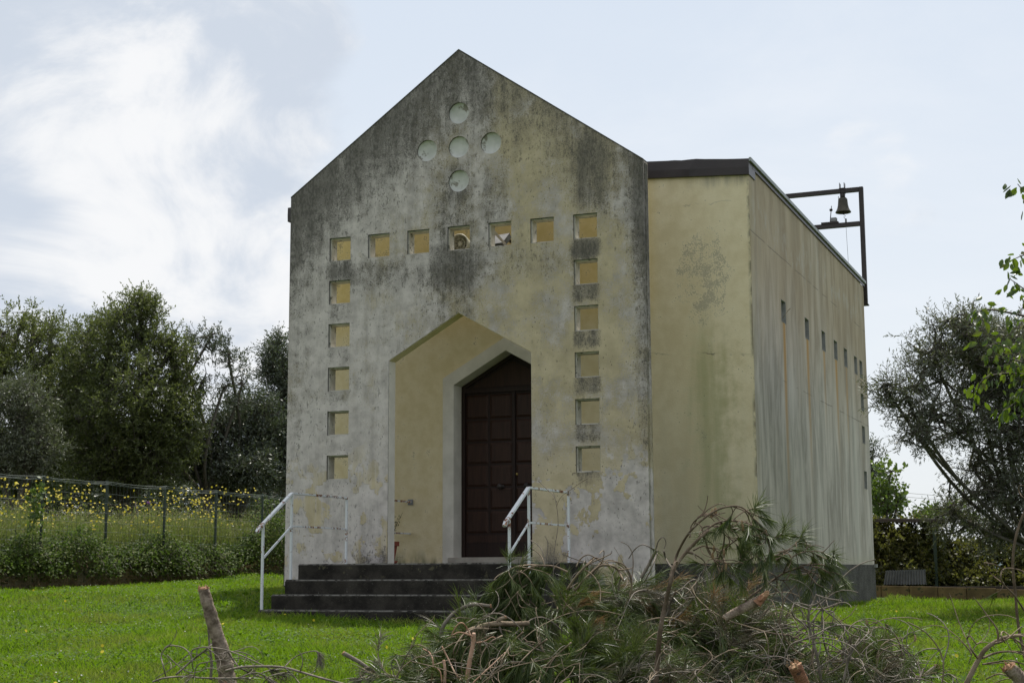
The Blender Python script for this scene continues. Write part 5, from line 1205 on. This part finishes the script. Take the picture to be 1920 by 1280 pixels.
branch('tall brown curved stem rising at the right edge of the photo', [(P3(z8, [(2010,1130),(1940,1000),(1890,800),(1870,600),(1855,420),(1872,270),(1915,140),(1980,20),(2040,-80)], 7.9, .01), .012, .009), (P3(z8, [(1990,780),(1920,690),(1860,600),(1800,540),(1785,490),(1810,450),(1900,460),(1950,500)], 7.8), .007, .005), (P3(z8, [(1690,415),(1760,430),(1810,470)], 7.8), .0035, .004), (P3(z8, [(1690,420),(1730,480),(1790,530)], 7.8), .003, .004), (P3(z8, [(1990,60),(1920,40),(1890,0),(1895,-30),(1930,-30)], 7.9), .005, .003), (P3(z8, [(1800,530),(1790,570),(1740,600)], 7.8), .003, .002)], need=(5,), mat=M_PBARK3, tuftn=20)

# -- the tangled mass of the brush itself
def top_y(px): return np.interp(px, [640, 740, 800, 880, 940, 1000, 1100, 1200, 1290, 1350, 1450, 1550, 1640, 1760], [1420, 1340, 1270, 1200, 1150, 1112, 1095, 1098, 1108, 1135, 1165, 1200, 1250, 1320])
nd1 = Needles(); nd2 = Needles(); nd3 = Needles(); tw = MB(); tw2 = MB(); cones = MB()
def pile_point(bias=1.0):
    while True:
        px = rng.uniform(755, 1700); ty = top_y(px); bot = 1420
        y = ty + (bot - ty) * rng.random() ** 1.15
        if rng.random() < .35 + .65 * (1 - abs(px - 1220) / 560): break
    D_ = 9.0 - (y - 1075) / 345 * 1.9 + rng.uniform(-.15, .35); return px, y, D_
for k in range(3000):
    px, y, D_ = pile_point(); p = at(px, y + 8, D_)
    ang = 2.4 * mnoise.noise(Vector((px * .006, y * .008, 1.7))) + 1.2 * mnoise.noise(Vector((px * .02, y * .02, 5)))
    a = math.pi * 1.12 + ang if px < 1050 else -.35 + ang * 1.5
    d = CR * math.cos(a) + np.array([0, 0, 1]) * math.sin(a) * .8 - CF * rng.uniform(-.2, .6) + rvec(1, rng)[0] * .45
    c = curl(p, d, rng.uniform(.12, .30), 7, .28, -.05)
    if k % 5 == 0: tw.tube(c, list(np.linspace(.0045, .0022, len(c))), 4, cap=False)
    grey = (px > 1180 and rng.random() < .35) or rng.random() < .16
    (nd3 if rng.random() < .035 else nd2 if grey else nd1).tuft(c, rng.integers(55, 95), .14, .36 if px < 1100 else .6, .2, .15)
for k in range(165):
    px, y, D_ = pile_point(); p = at(px, y + rng.uniform(-2, 16), D_ - .10)
    if (px < 1010 and y < 1210) or px < 880 and rng.random() < .6: continue
    d = CR * rng.uniform(-1, 1) + np.array([0, 0, rng.uniform(.0, .9)]) - CF * rng.uniform(-.1, .5)
    c = curl(p, d, rng.uniform(.3, .75), 14, .30, -.045); r = rng.uniform(.0025, .0058)
    (tw if rng.random() < .5 else tw2).tube(c, list(np.linspace(r, r * .55, len(c))), 5, cap=False)
    for j in range(3):
        i = rng.integers(4, 13); cc = curl(c[i], unit(c[i] - c[i-1]) + rvec(1, rng)[0] * .8, rng.uniform(.12, .3), 8, .4, -.04); (tw2 if rng.random() < .6 else tw).tube(cc, list(np.linspace(r * .6, .002, len(cc))), 4, cap=False)
        if rng.random() < .25: nd1.tuft(cc, 40, .12, .5, .3, .5)
        if rng.random() < .04:
            cones.lathe(cc[-1], [(0, -.018), (.004, -.016), (.007, -.006), (.006, .006), (.003, .014), (0, .017)], 7)
o = nd1.build(M_NEED, None, 'pine_brush'); tag(o, 'heap of green pine needles and boughs dumped in front of the chapel', 'pine brush', kind='stuff')
o = nd3.build(leaf_mat('wilted_needle', [(.14, .08, .03), (.24, .15, .06), (.30, .21, .10)], .7, .2), None, 'wilted_needles', .004); tag(o, 'brown wilted needle bunches in the heap of cut branches', 'pine needles', kind='stuff')
o = nd2.build(M_NEED2, None, 'dry_pine_brush'); tag(o, 'greyish drying pine needles in the heap of cut branches', 'pine brush', kind='stuff')
o = tw.build('brown_twigs', M_PBARK, None, smooth=True, fix=False); tag(o, 'tangled brown twigs in the heap of cut pine', 'twigs', kind='stuff')
o = tw2.build('grey_twigs', M_PBARK2, None, smooth=True, fix=False); tag(o, 'tangled weathered grey twigs in the heap of cut pine', 'twigs', kind='stuff')
o = cones.build('pine_buds', M_CONE, None, fix=False); tag(o, 'small brown pine buds on the twigs of the heap', 'buds', kind='stuff')
